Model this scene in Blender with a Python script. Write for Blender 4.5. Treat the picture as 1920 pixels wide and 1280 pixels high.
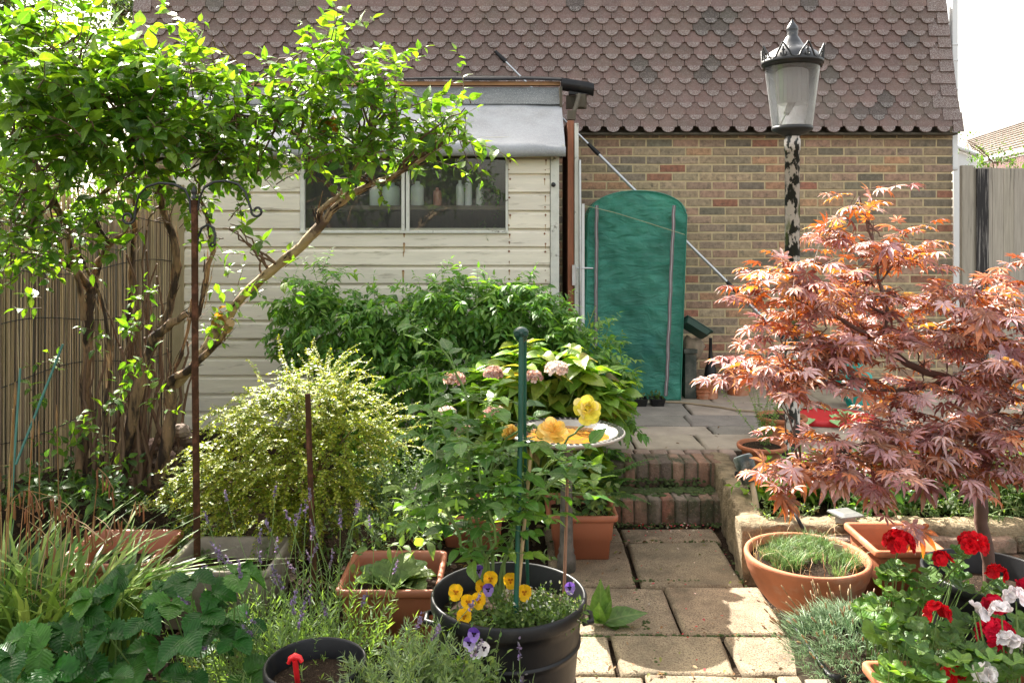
import bpy, math, random
import numpy as np
from mathutils import Vector, Matrix

for o in list(bpy.data.objects): bpy.data.objects.remove(o)
SC = bpy.context.scene
COL = SC.collection
random.seed(7); np.random.seed(7)
R = random.random
def U(a, b): return a + (b - a) * R()

# ---------------------------------------------------------------- camera
F, YH, CZ = 1560.0, 430.0, 1.67           # focal in px of a 1920 wide frame, horizon row, eye height
cam = bpy.data.objects.new('camera', bpy.data.cameras.new('camera'))
COL.objects.link(cam)
cam.location = (0, 0, CZ); cam.rotation_euler = (math.radians(90), 0, 0)
cam.data.sensor_width = 36; cam.data.lens = 36 * F / 1920
cam.data.shift_y = -(640 - YH) / 1920
cam.data.clip_start = 0.05; cam.data.clip_end = 1000
SC.camera = cam
# ---------------------------------------------------------------- world, sun, exposure
TO_SUN = Vector((-0.36, 0.63, 0.68)).normalized()
w = bpy.data.worlds.new('World'); SC.world = w; w.use_nodes = True
nt = w.node_tree; nt.nodes.clear()
sky = nt.nodes.new('ShaderNodeTexSky'); sky.sky_type = 'NISHITA'; sky.sun_disc = False
sky.sun_elevation = math.asin(TO_SUN.z); sky.sun_rotation = math.atan2(TO_SUN.x, TO_SUN.y)
sky.dust_density = 4.0; sky.air_density = 1.2; sky.ozone_density = 1.0
bg = nt.nodes.new('ShaderNodeBackground'); bg.inputs['Strength'].default_value = 0.125
wo = nt.nodes.new('ShaderNodeOutputWorld')
hz = nt.nodes.new('ShaderNodeHueSaturation'); hz.inputs['Saturation'].default_value = .42; hz.inputs['Value'].default_value = 1.15
wt = nt.nodes.new('ShaderNodeMix'); wt.data_type = 'RGBA'; wt.blend_type = 'MULTIPLY'; wt.inputs[0].default_value = 1; wt.inputs[7].default_value = (1.0, .945, .845, 1)   # thin bright cloud veil
nt.links.new(sky.outputs[0], hz.inputs['Color']); nt.links.new(hz.outputs[0], wt.inputs[6]); nt.links.new(wt.outputs[2], bg.inputs[0]); nt.links.new(bg.outputs[0], wo.inputs[0])
sun = bpy.data.objects.new('sun', bpy.data.lights.new('sun', 'SUN')); COL.objects.link(sun)
sun.data.energy = 4.8; sun.data.angle = math.radians(0.5); sun.data.color = (1.0, 0.95, 0.86)
sun.rotation_euler = TO_SUN.to_track_quat('Z', 'Y').to_euler()
SC.view_settings.view_transform = 'Standard'; SC.view_settings.look = 'None'
SC.view_settings.gamma = 1.0; SC.view_settings.exposure = 2.1

# ---------------------------------------------------------------- helpers
def P(px, py, d): return Vector(((px - 960) / F * d, d, CZ - (py - YH) / F * d))
def G(px, py, z=0.0):
    d = F * (CZ - z) / (py - YH); return Vector(((px - 960) / F * d, d, z))
def rv(s=1.0): return Vector((random.gauss(0, s), random.gauss(0, s), random.gauss(0, s)))
def tag(o, label=None, cat=None, group=None, kind=None):
    if label: o['label'] = label
    if cat: o['category'] = cat
    if group: o['group'] = group
    if kind: o['kind'] = kind
    return o
def empty(name, loc, label, cat, group=None):
    o = bpy.data.objects.new(name, None); COL.objects.link(o); o.location = loc; o.empty_display_size = .1
    return tag(o, label, cat, group)
def woff(o):
    v = Vector((0, 0, 0))
    while o is not None: v += o.location; o = o.parent
    return v
def link(name, me, mats, parent):
    o = bpy.data.objects.new(name, me); COL.objects.link(o)
    for m in (mats if isinstance(mats, (list, tuple)) else [mats]): me.materials.append(m)
    if parent is not None: o.parent = parent
    return o

class MB:
    """collects shapes in world coordinates; build() links them as one mesh object"""
    def __init__(s): s.v = []; s.f = []; s.m = []; s.c = []; s.s = []
    def add(s, vs, fs, mi=0, col=(1, 1, 1), smooth=False):
        n = len(s.v); s.v.extend([tuple(v) for v in vs]); s.c.extend([col] * len(vs))
        for f in fs: s.f.append([i + n for i in f]); s.m.append(mi); s.s.append(smooth)
        return s
    def box(s, x0, x1, y0, y1, z0, z1, mi=0, col=(1, 1, 1), M=None, ch=0.0):
        if ch > 0:
            vs = []; c = ch
            for z, t in ((z0, 0), (z0 + c, 1), (z1 - c, 1), (z1, 0)):
                k = 0 if t else c
                vs += [(x0 + k, y0 + k, z), (x1 - k, y0 + k, z), (x1 - k, y1 - k, z), (x0 + k, y1 - k, z)]
            # chamfer only on horizontal edges plus pulled corners
            fs = [(3, 2, 1, 0), (12, 13, 14, 15)]
            for a in (0, 4, 8):
                for i in range(4):
                    j = (i + 1) % 4; fs.append((a + i, a + j, a + 4 + j, a + 4 + i))
        else:
            vs = [(x0, y0, z0), (x1, y0, z0), (x1, y1, z0), (x0, y1, z0), (x0, y0, z1), (x1, y0, z1), (x1, y1, z1), (x0, y1, z1)]
            fs = [(3, 2, 1, 0), (4, 5, 6, 7), (0, 1, 5, 4), (1, 2, 6, 5), (2, 3, 7, 6), (3, 0, 4, 7)]
        if M is not None: vs = [M @ Vector(v) for v in vs]
        return s.add(vs, fs, mi, col)
    def loft(s, rings, closed=True, mi=0, col=(1, 1, 1), smooth=True, cap0=False, cap1=False):
        n = len(rings[0]); vs = [p for r in rings for p in r]; fs = []
        for k in range(len(rings) - 1):
            for i in range(n if closed else n - 1):
                j = (i + 1) % n; fs.append((k * n + i, k * n + j, (k + 1) * n + j, (k + 1) * n + i))
        s.add(vs, fs, mi, col, smooth)
        if cap0: s.add(rings[0], [tuple(reversed(range(n)))], mi, col)
        if cap1: s.add(rings[-1], [tuple(range(n))], mi, col)
        return s
    def lathe(s, prof, c, n=32, mi=0, col=(1, 1, 1), cap0=False, cap1=False, sx=1, sy=1, smooth=True):
        rings = [[(c[0] + r * sx * math.cos(2 * math.pi * i / n), c[1] + r * sy * math.sin(2 * math.pi * i / n), c[2] + z) for i in range(n)] for r, z in prof]
        return s.loft(rings, True, mi, col, smooth, cap0, cap1)
    def tube(s, pts, rad, n=6, mi=0, col=(1, 1, 1), caps=True, rough=0.0):
        pts = [Vector(p) for p in pts]
        if not isinstance(rad, (list, tuple)): rad = [rad] * len(pts)
        rings = []; ref = Vector((0.31, 0.2, 0.93)) if abs((pts[-1] - pts[0]).normalized().z) < .8 else Vector((1, 0.1, 0))
        for i, p in enumerate(pts):
            t = (pts[min(i + 1, len(pts) - 1)] - pts[max(i - 1, 0)])
            if t.length < 1e-9: t = Vector((0, 0, 1))
            t.normalize(); a = t.cross(ref)
            if a.length < 1e-3: a = t.cross(Vector((0, 1, 0)))
            a.normalize(); b = t.cross(a)
            ring = []
            for k in range(n):
                an = 2 * math.pi * k / n; rr = rad[i] * (1 + (U(-rough, rough) if rough else 0))
                ring.append(tuple(p + a * (rr * math.cos(an)) + b * (rr * math.sin(an))))
            rings.append(ring)
        return s.loft(rings, True, mi, col, True, caps, caps)
    def strip(s, pts, wd, side, mi=0, col=(1, 1, 1), fold=0.0):
        """tapered blade: pts centre line, wd widths; slightly folded along the middle"""
        vs = []; n = len(pts)
        for i, p in enumerate(pts):
            t = (pts[min(i + 1, n - 1)] - pts[max(i - 1, 0)]).normalized()
            sd = (side - t * side.dot(t)).normalized(); nn = sd.cross(t)
            vs += [p - sd * wd[i], p + nn * (-fold * wd[i]), p + sd * wd[i]]
        fs = []
        for i in range(n - 1):
            a = 3 * i; fs += [(a, a + 1, a + 4, a + 3), (a + 1, a + 2, a + 5, a + 4)]
        return s.add(vs, fs, mi, col, True)
    def build(s, name, mats, parent=None, bevel=0.0):
        off = woff(parent) if parent is not None else Vector((0, 0, 0))
        me = bpy.data.meshes.new(name)
        me.from_pydata([(v[0] - off.x, v[1] - off.y, v[2] - off.z) for v in s.v], [], s.f)
        me.polygons.foreach_set('material_index', s.m); me.polygons.foreach_set('use_smooth', s.s)
        at = me.attributes.new('col', 'FLOAT_COLOR', 'POINT')
        at.data.foreach_set('color', np.array([(*c, 1.0) for c in s.c], dtype=np.float32).ravel())
        me.update()
        o = link(name, me, mats, parent)
        if bevel:
            b = o.modifiers.new('bevel', 'BEVEL'); b.width = bevel; b.segments = 2; b.limit_method = 'ANGLE'; b.angle_limit = .6
        return o

# leaf templates: (verts (x across, y along, z normal), faces)
def grid_leaf(stations, fold=.18, curl=.25, ripple=0.0):
    """stations: list of (y, halfwidth); 5 columns"""
    vs = []; fs = []
    for i, (y, wdt) in enumerate(stations):
        for k, u in enumerate((-1, -.5, 0, .5, 1)):
            x = u * wdt
            z = abs(x) * fold * 2 * (1 if abs(u) < .9 else .75) - curl * y * y + ripple * math.sin(y * 9 + abs(u) * 5) * abs(u)
            vs.append((x, y - abs(u) * .04 * (1 if wdt > .02 else 0), z))
    for i in range(len(stations) - 1):
        for k in range(4):
            a = i * 5 + k; fs.append((a, a + 1, a + 6, a + 5))
    return np.array(vs, dtype=np.float64), fs
def simple_leaf(wd=.25, fold=.2, curl=.2):
    st = [(0, .01), (.3, wd), (.65, wd * .8), (1, .005)]
    vs = []; fs = []
    for y, ww in st:
        vs += [(-ww, y, ww * fold - curl * y * y), (0, y, -curl * y * y), (ww, y, ww * fold - curl * y * y)]
    for i in range(3):
        a = 3 * i; fs += [(a, a + 1, a + 4, a + 3), (a + 1, a + 2, a + 5, a + 4)]
    return np.array(vs, dtype=np.float64), fs
T_OV = grid_leaf([(0, .012), (.08, .1), (.25, .235), (.45, .275), (.65, .225), (.85, .1), (1, .004)])
T_BIG = grid_leaf([(0, .015), (.06, .12), (.2, .27), (.4, .34), (.6, .31), (.78, .2), (.92, .08), (1.02, .003)], fold=.22, curl=.38, ripple=.02)
T_SM = simple_leaf(.24)
T_LANCE = simple_leaf(.15, .3, .35)
T_TINY = (np.array([(0, 0, 0), (-.32, .45, .06), (0, 1, -.1), (.32, .45, .06)]), [(0, 3, 2, 1)])
T_NEED = (np.array([(-.045, 0, 0), (.045, 0, 0), (.055, .5, -.03), (-.055, .5, -.03), (0, 1, -.14)]), [(0, 1, 2, 3), (3, 2, 4)])
T_PETAL = grid_leaf([(0, .08), (.3, .3), (.6, .45), (.85, .42), (1.0, .22)], fold=-.12, curl=-.15)
def serrate():
    st = []; n = 15
    for i in range(n):
        y = i / (n - 1); ww = .46 * (math.sin(math.pi * min(1, (y * .96 + .02) ** 1.25)) ** .62)
        st.append((y, max(.01, ww * (1.0 if i % 2 else .80)) if 0 < i < n - 1 else .02))
    return grid_leaf(st, fold=.36, curl=.35, ripple=.02)
T_SER = serrate()
def maple_t():
    vs = [(0, 0, 0)]; fs = []
    for ang, L in ((0, 1), (36, .93), (-36, .93), (74, .76), (-74, .76), (118, .5), (-118, .5)):
        a = math.radians(ang); dx, dy = math.sin(a), math.cos(a); nx, ny = dy, -dx
        b = len(vs)
        for t, ww in ((.2, .05), (.5, .115), (.75, .075)):
            for sgn in (-1, 0, 1):
                r = t * L; z = -.26 * r * r + (0.05 if sgn else 0.0)
                vs.append((dx * r + nx * ww * sgn, dy * r + ny * ww * sgn, z))
        vs.append((dx * L, dy * L, -.32 * L * L))
        fs += [(0, b + 1, b), (0, b + 2, b + 1)]
        for q in (0, 3): fs += [(b + q, b + q + 1, b + q + 4, b + q + 3), (b + q + 1, b + q + 2, b + q + 5, b + q + 4)]
        fs += [(b + 6, b + 7, b + 9), (b + 7, b + 8, b + 9)]
    return np.array(vs), [tuple(reversed(f)) for f in fs]
T_MAPLE = maple_t()
def geran_t():
    n = 30; vs = [(0, 0, 0)]; fs = []
    for ri, rr in enumerate((.45, 1.0)):
        for i in range(n + 1):
            a = math.radians(-160 + 320 * i / n)
            lob = abs(math.cos(a * 2.5)); k = (1 if ri == 0 else .72 + .28 * lob ** .5 + (.03 if i % 2 else 0))
            r = rr * .52 * k
            vs.append((r * math.sin(a), .42 + r * math.cos(a) - (.0), .12 * rr * math.cos(a * 5) * .5 + (.1 * rr * rr)))
    vs[0] = (0, .42, -.03)
    for i in range(n): fs.append((0, 2 + i, 1 + i)); a = 1 + i; b = n + 2 + i; fs.append((a, a + 1, b + 1, b))
    return np.array(vs), [tuple(f) for f in fs]
T_GER = geran_t()

class LB:
    """a batch of leaves; every leaf is real geometry with its own colour"""
    def __init__(s): s.d = {}
    def add(s, tpl, o, d, n, size, col, wf=1.0, mi=0):
        k = (id(tpl), mi); e = s.d.setdefault(k, [tpl, mi, []])
        e[2].append((o[0], o[1], o[2], d[0], d[1], d[2], n[0], n[1], n[2], size, wf, col[0], col[1], col[2]))
    def build(s, name, mats, parent=None, smooth=True):
        off = woff(parent) if parent is not None else Vector((0, 0, 0)); off = np.array(off)
        VV, LL, LS, CC, LC, MI = [], [], [], [], [], []; vo = 0; lo = 0
        for tpl, mi, rows in s.d.values():
            A = np.array(rows); n = len(A); T, fs = tpl; m = len(T)
            O, D, N = A[:, 0:3], A[:, 3:6], A[:, 6:9]
            D = D / (np.linalg.norm(D, axis=1, keepdims=True) + 1e-9)
            X = np.cross(D, N); X /= (np.linalg.norm(X, axis=1, keepdims=True) + 1e-9); Z = np.cross(X, D)
            S = A[:, 9:10]; W = A[:, 10:11]
            pts = (O[:, None, :] - off + X[:, None, :] * (T[None, :, 0:1] * (S * W)[:, None, :]) + D[:, None, :] * (T[None, :, 1:2] * S[:, None, :])
                   + Z[:, None, :] * (T[None, :, 2:3] * (S * np.random.uniform(.4, 1.7, (n, 1)))[:, None, :]))
            VV.append(pts.reshape(-1, 3))
            CC.append(np.repeat(A[:, 11:14], m, axis=0)); LC.append(np.tile(T, (n, 1)))
            li = np.array([i for f in fs for i in f]); sz = np.array([len(f) for f in fs])
            LL.append((li[None, :] + (np.arange(n) * m)[:, None] + vo).ravel())
            st = np.concatenate([[0], np.cumsum(sz)[:-1]])
            LS.append((st[None, :] + (np.arange(n) * len(li))[:, None] + lo).ravel())
            MI.append(np.full(n * len(fs), mi))
            vo += n * m; lo += n * len(li)
        me = bpy.data.meshes.new(name)
        V = np.concatenate(VV); L = np.concatenate(LL); St = np.concatenate(LS); C = np.concatenate(CC); LC = np.concatenate(LC); MI = np.concatenate(MI)
        me.vertices.add(len(V)); me.vertices.foreach_set('co', V.astype(np.float32).ravel())
        me.loops.add(len(L)); me.loops.foreach_set('vertex_index', L.astype(np.int32))
        me.polygons.add(len(St)); me.polygons.foreach_set('loop_start', St.astype(np.int32))
        me.polygons.foreach_set('material_index', MI.astype(np.int32))
        me.update(calc_edges=True)
        me.polygons.foreach_set('use_smooth', [smooth] * len(St))
        a = me.attributes.new('col', 'FLOAT_COLOR', 'POINT'); a.data.foreach_set('color', np.hstack([C, np.ones((len(C), 1))]).astype(np.float32).ravel())
        a = me.attributes.new('lc', 'FLOAT_VECTOR', 'POINT'); a.data.foreach_set('vector', LC.astype(np.float32).ravel())
        me.validate()
        return link(name, me, mats, parent)

# ---------------------------------------------------------------- materials
def newmat(name):
    m = bpy.data.materials.new(name); m.use_nodes = True; n = m.node_tree; n.nodes.clear()
    out = n.nodes.new('ShaderNodeOutputMaterial'); return m, n, out
def N(n, t, **kw):
    x = n.nodes.new('ShaderNode' + t)
    for k, v in kw.items():
        if k.startswith('i_'):
            key = k[2:]; key = int(key) if key.isdigit() else key.replace('_', ' ')
            x.inputs[key].default_value = v
        else: setattr(x, k, v)
    return x
def mixc(n, blend, fac, a, b):
    x = n.nodes.new('ShaderNodeMix'); x.data_type = 'RGBA'; x.blend_type = blend
    for idx, v in ((0, fac), (6, a), (7, b)):
        if hasattr(v, 'is_linked') or hasattr(v, 'links'): n.links.new(v, x.inputs[idx])
        elif isinstance(v, (int, float)): x.inputs[idx].default_value = v
        else: x.inputs[idx].default_value = (*v[:3], 1)
    return x.outputs[2]
def ramp(n, src, p0, p1, c0=(0, 0, 0), c1=(1, 1, 1)):
    r = n.nodes.new('ShaderNodeValToRGB'); r.color_ramp.elements[0].position = p0; r.color_ramp.elements[1].position = p1
    r.color_ramp.elements[0].color = (*c0, 1); r.color_ramp.elements[1].color = (*c1, 1)
    n.links.new(src, r.inputs[0]); return r.outputs[0]
def surf(name, col=(.5, .5, .5), rough=.7, var=.3, scale=8, dirt=None, dscale=3, dlo=.45, dhi=.62, bump=.3, bscale=60, bdist=.004,
         attr=False, metal=0.0, spec=.5, speck=None, speckscale=250, sstretch=None, spl=.6, sph=.7, trans=0.0, coat=0.0):
    """principled surface: base colour (times per-vertex colour), value noise, blotches of dirt, specks, bump"""
    m, n, out = newmat(name)
    b = N(n, 'BsdfPrincipled'); n.links.new(b.outputs[0], out.inputs[0])
    b.inputs['Metallic'].default_value = metal; b.inputs['Specular IOR Level'].default_value = spec
    b.inputs['Coat Weight'].default_value = coat
    tc = N(n, 'TexCoord'); co = tc.outputs['Object']
    if sstretch:
        mp = N(n, 'Mapping'); mp.inputs['Scale'].default_value = sstretch; n.links.new(co, mp.inputs[0]); cs = mp.outputs[0]
    else: cs = co
    no = N(n, 'TexNoise', i_Scale=scale, i_Detail=6.0, i_Roughness=.6); n.links.new(cs, no.inputs['Vector'])
    v = ramp(n, no.outputs[0], .25, .75, (1 - var,) * 3, (1 + var * .6,) * 3)
    c = mixc(n, 'MULTIPLY', 1.0, (*col, 1), v)
    if attr:
        a = N(n, 'Attribute', attribute_name='col'); c = mixc(n, 'MULTIPLY', 1.0, c, a.outputs['Color'])
    if dirt:
        d = N(n, 'TexNoise', i_Scale=dscale, i_Detail=8.0, i_Roughness=.65); n.links.new(cs, d.inputs['Vector'])
        c = mixc(n, 'MIX', ramp(n, d.outputs[0], dlo, dhi), c, dirt)
    if speck:
        d = N(n, 'TexNoise', i_Scale=speckscale, i_Detail=2.0, i_Roughness=.7); n.links.new(co, d.inputs['Vector'])
        c = mixc(n, 'MIX', ramp(n, d.outputs[0], spl, sph), c, speck)
    n.links.new(c, b.inputs['Base Color'])
    rr = N(n, 'MapRange'); rr.inputs[3].default_value = max(0, rough - .12); rr.inputs[4].default_value = min(1, rough + .12)
    n.links.new(no.outputs[0], rr.inputs[0]); n.links.new(rr.outputs[0], b.inputs['Roughness'])
    if bump:
        bn = N(n, 'TexNoise', i_Scale=bscale, i_Detail=5.0, i_Roughness=.65); n.links.new(cs, bn.inputs['Vector'])
        bp = N(n, 'Bump', i_Strength=bump, i_Distance=bdist); n.links.new(bn.outputs[0], bp.inputs['Height']); n.links.new(bp.outputs[0], b.inputs['Normal'])
    if trans:
        tr = N(n, 'BsdfTranslucent'); n.links.new(c, tr.inputs[0]); ms = N(n, 'MixShader', i_0=trans)
        n.links.new(b.outputs[0], ms.inputs[1]); n.links.new(tr.outputs[0], ms.inputs[2]); n.links.new(ms.outputs[0], out.inputs[0])
    return m
def leafmat(name, rough=.42, trans=.42, tcol=(1.5, 1.7, .5), vein=.35, spec=.5, side=7.0, bump=.5, gain=.78):
    m, n, out = newmat(name)
    a = N(n, 'Attribute', attribute_name='col'); lc = N(n, 'Attribute', attribute_name='lc')
    sp = N(n, 'SeparateXYZ'); n.links.new(lc.outputs['Vector'], sp.inputs[0])
    ab = N(n, 'Math', operation='ABSOLUTE'); n.links.new(sp.outputs[0], ab.inputs[0])
    mid = ramp(n, ab.outputs[0], .008, .03, (1, 1, 1), (0, 0, 0))
    m1 = N(n, 'Math', operation='MULTIPLY_ADD'); n.links.new(ab.outputs[0], m1.inputs[0]); m1.inputs[1].default_value = -.9; n.links.new(sp.outputs[1], m1.inputs[2])
    m2 = N(n, 'Math', operation='MULTIPLY', i_1=side); n.links.new(m1.outputs[0], m2.inputs[0])
    fr = N(n, 'Math', operation='PINGPONG', i_1=.5); n.links.new(m2.outputs[0], fr.inputs[0])
    sv = ramp(n, fr.outputs[0], 0.0, .12, (1, 1, 1), (0, 0, 0))
    mx = N(n, 'Math', operation='MULTIPLY', i_1=.5); n.links.new(sv, mx.inputs[0])
    mm = N(n, 'Math', operation='MAXIMUM'); n.links.new(mid, mm.inputs[0]); n.links.new(mx.outputs[0], mm.inputs[1])
    vf = N(n, 'Math', operation='MULTIPLY', i_1=vein); n.links.new(mm.outputs[0], vf.inputs[0])
    tc = N(n, 'TexCoord'); no = N(n, 'TexNoise', i_Scale=45.0, i_Detail=3.0); n.links.new(tc.outputs['Object'], no.inputs['Vector'])
    c = mixc(n, 'MULTIPLY', 1.0, a.outputs['Color'], ramp(n, no.outputs[0], .3, .7, (.75 * gain,) * 3, (1.2 * gain,) * 3))
    c = mixc(n, 'MIX', vf.outputs[0], c, mixc(n, 'MIX', .35, c, (.55, .62, .3)))
    b = N(n, 'BsdfPrincipled', i_Roughness=rough); b.inputs['Specular IOR Level'].default_value = spec
    n.links.new(c, b.inputs['Base Color'])
    if bump:
        bp = N(n, 'Bump', i_Strength=bump, i_Distance=.003, invert=True); n.links.new(fr.outputs[0], bp.inputs['Height']); bp.invert = False
        n.links.new(bp.outputs[0], b.inputs['Normal'])
    t = N(n, 'BsdfTranslucent'); n.links.new(mixc(n, 'MULTIPLY', 1.0, c, (*tcol, 1)), t.inputs[0])
    ms = N(n, 'MixShader', i_0=trans); n.links.new(b.outputs[0], ms.inputs[1]); n.links.new(t.outputs[0], ms.inputs[2]); n.links.new(ms.outputs[0], out.inputs[0])
    return m
def glass(name, tint=(1, 1, 1), gl=.12, rough=.02, haze=0.0):
    m, n, out = newmat(name)
    t = N(n, 'BsdfTransparent'); t.inputs[0].default_value = (*tint, 1)
    g = N(n, 'BsdfGlossy', i_Roughness=rough); fr = N(n, 'Fresnel', i_IOR=1.5)
    ad = N(n, 'Math', operation='ADD', i_1=gl); n.links.new(fr.outputs[0], ad.inputs[0])
    ms = N(n, 'MixShader'); n.links.new(ad.outputs[0], ms.inputs[0]); n.links.new(t.outputs[0], ms.inputs[1]); n.links.new(g.outputs[0], ms.inputs[2])
    if haze:
        d = N(n, 'BsdfTranslucent' if haze > .05 else 'BsdfDiffuse'); d.inputs[0].default_value = (.85, .86, .86, 1); m2 = N(n, 'MixShader', i_0=haze)
        n.links.new(ms.outputs[0], m2.inputs[1]); n.links.new(d.outputs[0], m2.inputs[2]); ms = m2
    n.links.new(ms.outputs[0], out.inputs[0]); return m

M = {}
M['brick'] = surf('brick', (1, 1, 1), .85, .5, 24, attr=True, bump=.9, bscale=110, bdist=.008, dirt=(.12, .10, .075), dscale=16, dlo=.54, dhi=.72, speck=(.42, .33, .22), speckscale=70, spl=.66, sph=.74)
M['mortar'] = surf('mortar', (.55, .44, .26), .95, .22, 20, bump=.5, bscale=150, dirt=(.20,.16,.10), dscale=5, dlo=.6, dhi=.85)
M['tile'] = surf('clay_tile', (1, 1, 1), .8, .28, 14, attr=True, bump=.5, bscale=260, bdist=.003, speck=(.33, .28, .26), speckscale=230, spl=.53, sph=.66, dirt=(.11,.10,.075), dscale=2.2, dlo=.48, dhi=.80)
M['tilegrain'] = surf('granulated_tile', (1, 1, 1), .85, .25, 14, attr=True, bump=.8, bscale=200, bdist=.004, speck=(.46, .42, .40), speckscale=210, spl=.49, sph=.60)
M['boards'] = surf('cream_boards', (.77, .71, .60), .55, .14, 5, attr=True, dirt=(.22, .18, .12), dscale=5.5, dlo=.57, dhi=.76, sstretch=(.6, 1, 5), bump=.3, bscale=14, bdist=.004)
M['white'] = surf('white_paint', (.75, .76, .76), .45, .08, 6, bump=.08, bscale=30)
M['oldwhite'] = surf('flaking_white_paint', (.62, .62, .56), .6, .15, 12, dirt=(.12, .10, .08), dscale=14, dlo=.60, dhi=.68, bump=.3)
M['felt'] = surf('roofing_felt', (.30, .31, .33), .62, .22, 5, speck=(.48, .49, .5), speckscale=260, spl=.55, sph=.68, dirt=(.20, .205, .20), dscale=3, dlo=.5, dhi=.75, bump=.7, bscale=45, bdist=.006)
M['feltdark'] = surf('weathered_felt', (.12, .13, .13), .75, .3, 40, speck=(.4, .4, .4), speckscale=170, spl=.58, sph=.66, bump=.6, bscale=180, bdist=.004, sstretch=(.25, 1, 1))
M['black'] = surf('black_plastic', (.010, .010, .012), .42, .4, 9, spec=.32, dirt=(.05, .045, .035), dscale=5, dlo=.55, dhi=.85, bump=.12, bscale=50)
M['blackin'] = surf('dark_void', (.01, .009, .008), .9, .3, 5)
M['redwood'] = surf('red_brown_timber', (.30, .115, .06), .8, .3, 20, sstretch=(3, 3, .4), bump=.5)
M['greywood'] = surf('weathered_grey_timber', (.37, .33, .27), .85, .28, 9, attr=True, sstretch=(6, 6, .35), dirt=(.09, .08, .07), dscale=5, dlo=.58, dhi=.75, bump=.6, bscale=40)
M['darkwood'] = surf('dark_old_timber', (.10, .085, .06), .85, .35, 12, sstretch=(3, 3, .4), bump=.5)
M['reed'] = surf('reed_cane', (1, 1, 1), .6, .3, 30, attr=True, sstretch=(1, 1, .12), bump=.2)
M['rust'] = surf('rusty_iron', (.06, .028, .014), .8, .4, 30, spec=.12, dirt=(.13, .055, .03), dscale=25, dlo=.5, dhi=.65, bump=.5, bscale=200)
M['iron'] = surf('black_iron', (.02, .021, .022), .45, .3, 30, bump=.2)
M['alu'] = surf('aluminium', (.55, .57, .6), .35, .15, 20, metal=.85, bump=.05)
M['terra'] = surf('terracotta', (.42, .14, .06), .72, .28, 9, dirt=(.46, .33, .24), dscale=5, dlo=.52, dhi=.80, bump=.25, bscale=90)
M['terraplastic'] = surf('terracotta_plastic', (.36, .125, .065), .5, .12, 6, dirt=(.30, .20, .14), dscale=7, dlo=.62, dhi=.9, bump=.12, bscale=70)
M['stone'] = surf('mossy_concrete', (.33, .28, .22), .9, .3, 14, dirt=(.09, .10, .04), dscale=7, dlo=.52, dhi=.7, bump=.6, bscale=90)
M['slab'] = surf('aggregate_slab', (1, 1, 1), .85, .30, 14, attr=True, speck=(.11, .075, .05), speckscale=165, spl=.47, sph=.66, dirt=(.13, .105, .065), dscale=4.5, dlo=.46, dhi=.70, bump=1.0, bscale=170, bdist=.008)
M['patio'] = surf('patio_slab', (1, 1, 1), .85, .3, 7, attr=True, dirt=(.10, .11, .05), dscale=4, dlo=.62, dhi=.8, speck=(.36, .33, .29), speckscale=120, bump=.5, bscale=90)
M['soil'] = surf('dark_soil', (.034, .022, .014), .95, .5, 25, spec=.1, speck=(.13, .09, .055), speckscale=80, spl=.62, sph=.70, bump=1.0, bscale=60, bdist=.02)
M['stepbrick'] = surf('mossy_step_brick', (1, 1, 1), .9, .4, 18, attr=True, bump=1.0, bscale=70, bdist=.012, dirt=(.07, .07, .035), dscale=6, dlo=.46, dhi=.62, speck=(.30, .24, .18), speckscale=90, spl=.62, sph=.72)
M['stepmortar'] = surf('mossy_mortar', (.15, .13, .085), .95, .4, 25, bump=1.0, bscale=80, bdist=.01, dirt=(.05, .065, .02), dscale=8, dlo=.48, dhi=.6)
M['moss'] = surf('moss', (.06, .09, .02), .95, .4, 30, bump=1.0, bscale=150, bdist=.01)
M['rock'] = surf('rock', (.25, .20, .17), .85, .4, 10, attr=True, bump=.8, bscale=25, bdist=.02)
M['bark'] = surf('peeling_bark', (.30, .185, .10), .85, .5, 22, attr=True, sstretch=(1, 1, .16), dirt=(.035, .02, .013), dscale=17, dlo=.45, dhi=.56, bump=1.0, bscale=70, bdist=.015)
M['palebark'] = surf('pale_peeling_bark', (.42, .30, .17), .85, .4, 18, attr=True, sstretch=(.4, 1, .4), dirt=(.10, .06, .035), dscale=16, dlo=.50, dhi=.60, bump=1.0, bscale=60, bdist=.01)
M['twig'] = surf('twig', (.13, .075, .045), .8, .3, 30, bump=0)
M['gtwig'] = surf('green_stem', (.13, .21, .05), .6, .3, 30, bump=0)
M['mtwig'] = surf('maple_bark', (.11, .055, .04), .7, .4, 20, bump=.4, bscale=50)
M['leaf'] = leafmat('leaf_glossy', .38, .44, (1.65, 1.7, .42), spec=.38, gain=.86)
M['leafsoft'] = leafmat('leaf_soft', .5, .42, (1.6, 1.7, .5))
M['leafdark'] = leafmat('leaf_dark_veined', .36, .22, (1.5, 1.7, .3), vein=.12, side=9, bump=.6, spec=.20, gain=.80)
M['tiny'] = leafmat('leaf_tiny', .5, .38, (1.5, 1.5, .5), vein=0, bump=0)
M['grass'] = surf('grass_blade', (1, 1, 1), .5, .2, 20, attr=True, bump=0, trans=.35)
M['mapleleaf'] = leafmat('maple_leaf', .50, .30, (1.75, 1.15, .08), vein=.2, side=9, spec=.6, bump=0, gain=1.0)
M['petal'] = leafmat('petal', .6, .35, (1.2, 1.1, 1.0), vein=0, bump=0, spec=.2, gain=.95)
M['glasswin'] = glass('window_glass', (.9, .94, .92), .03, .02, .035)
M['glasslamp'] = glass('lantern_glass', (.97, .98, .99), .08, .10, .20)
M['void'] = M['blackin']
# ================================================================ SETTING
ZP = 0.26                                            # level of the upper patio; the lower path is z = 0
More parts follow.
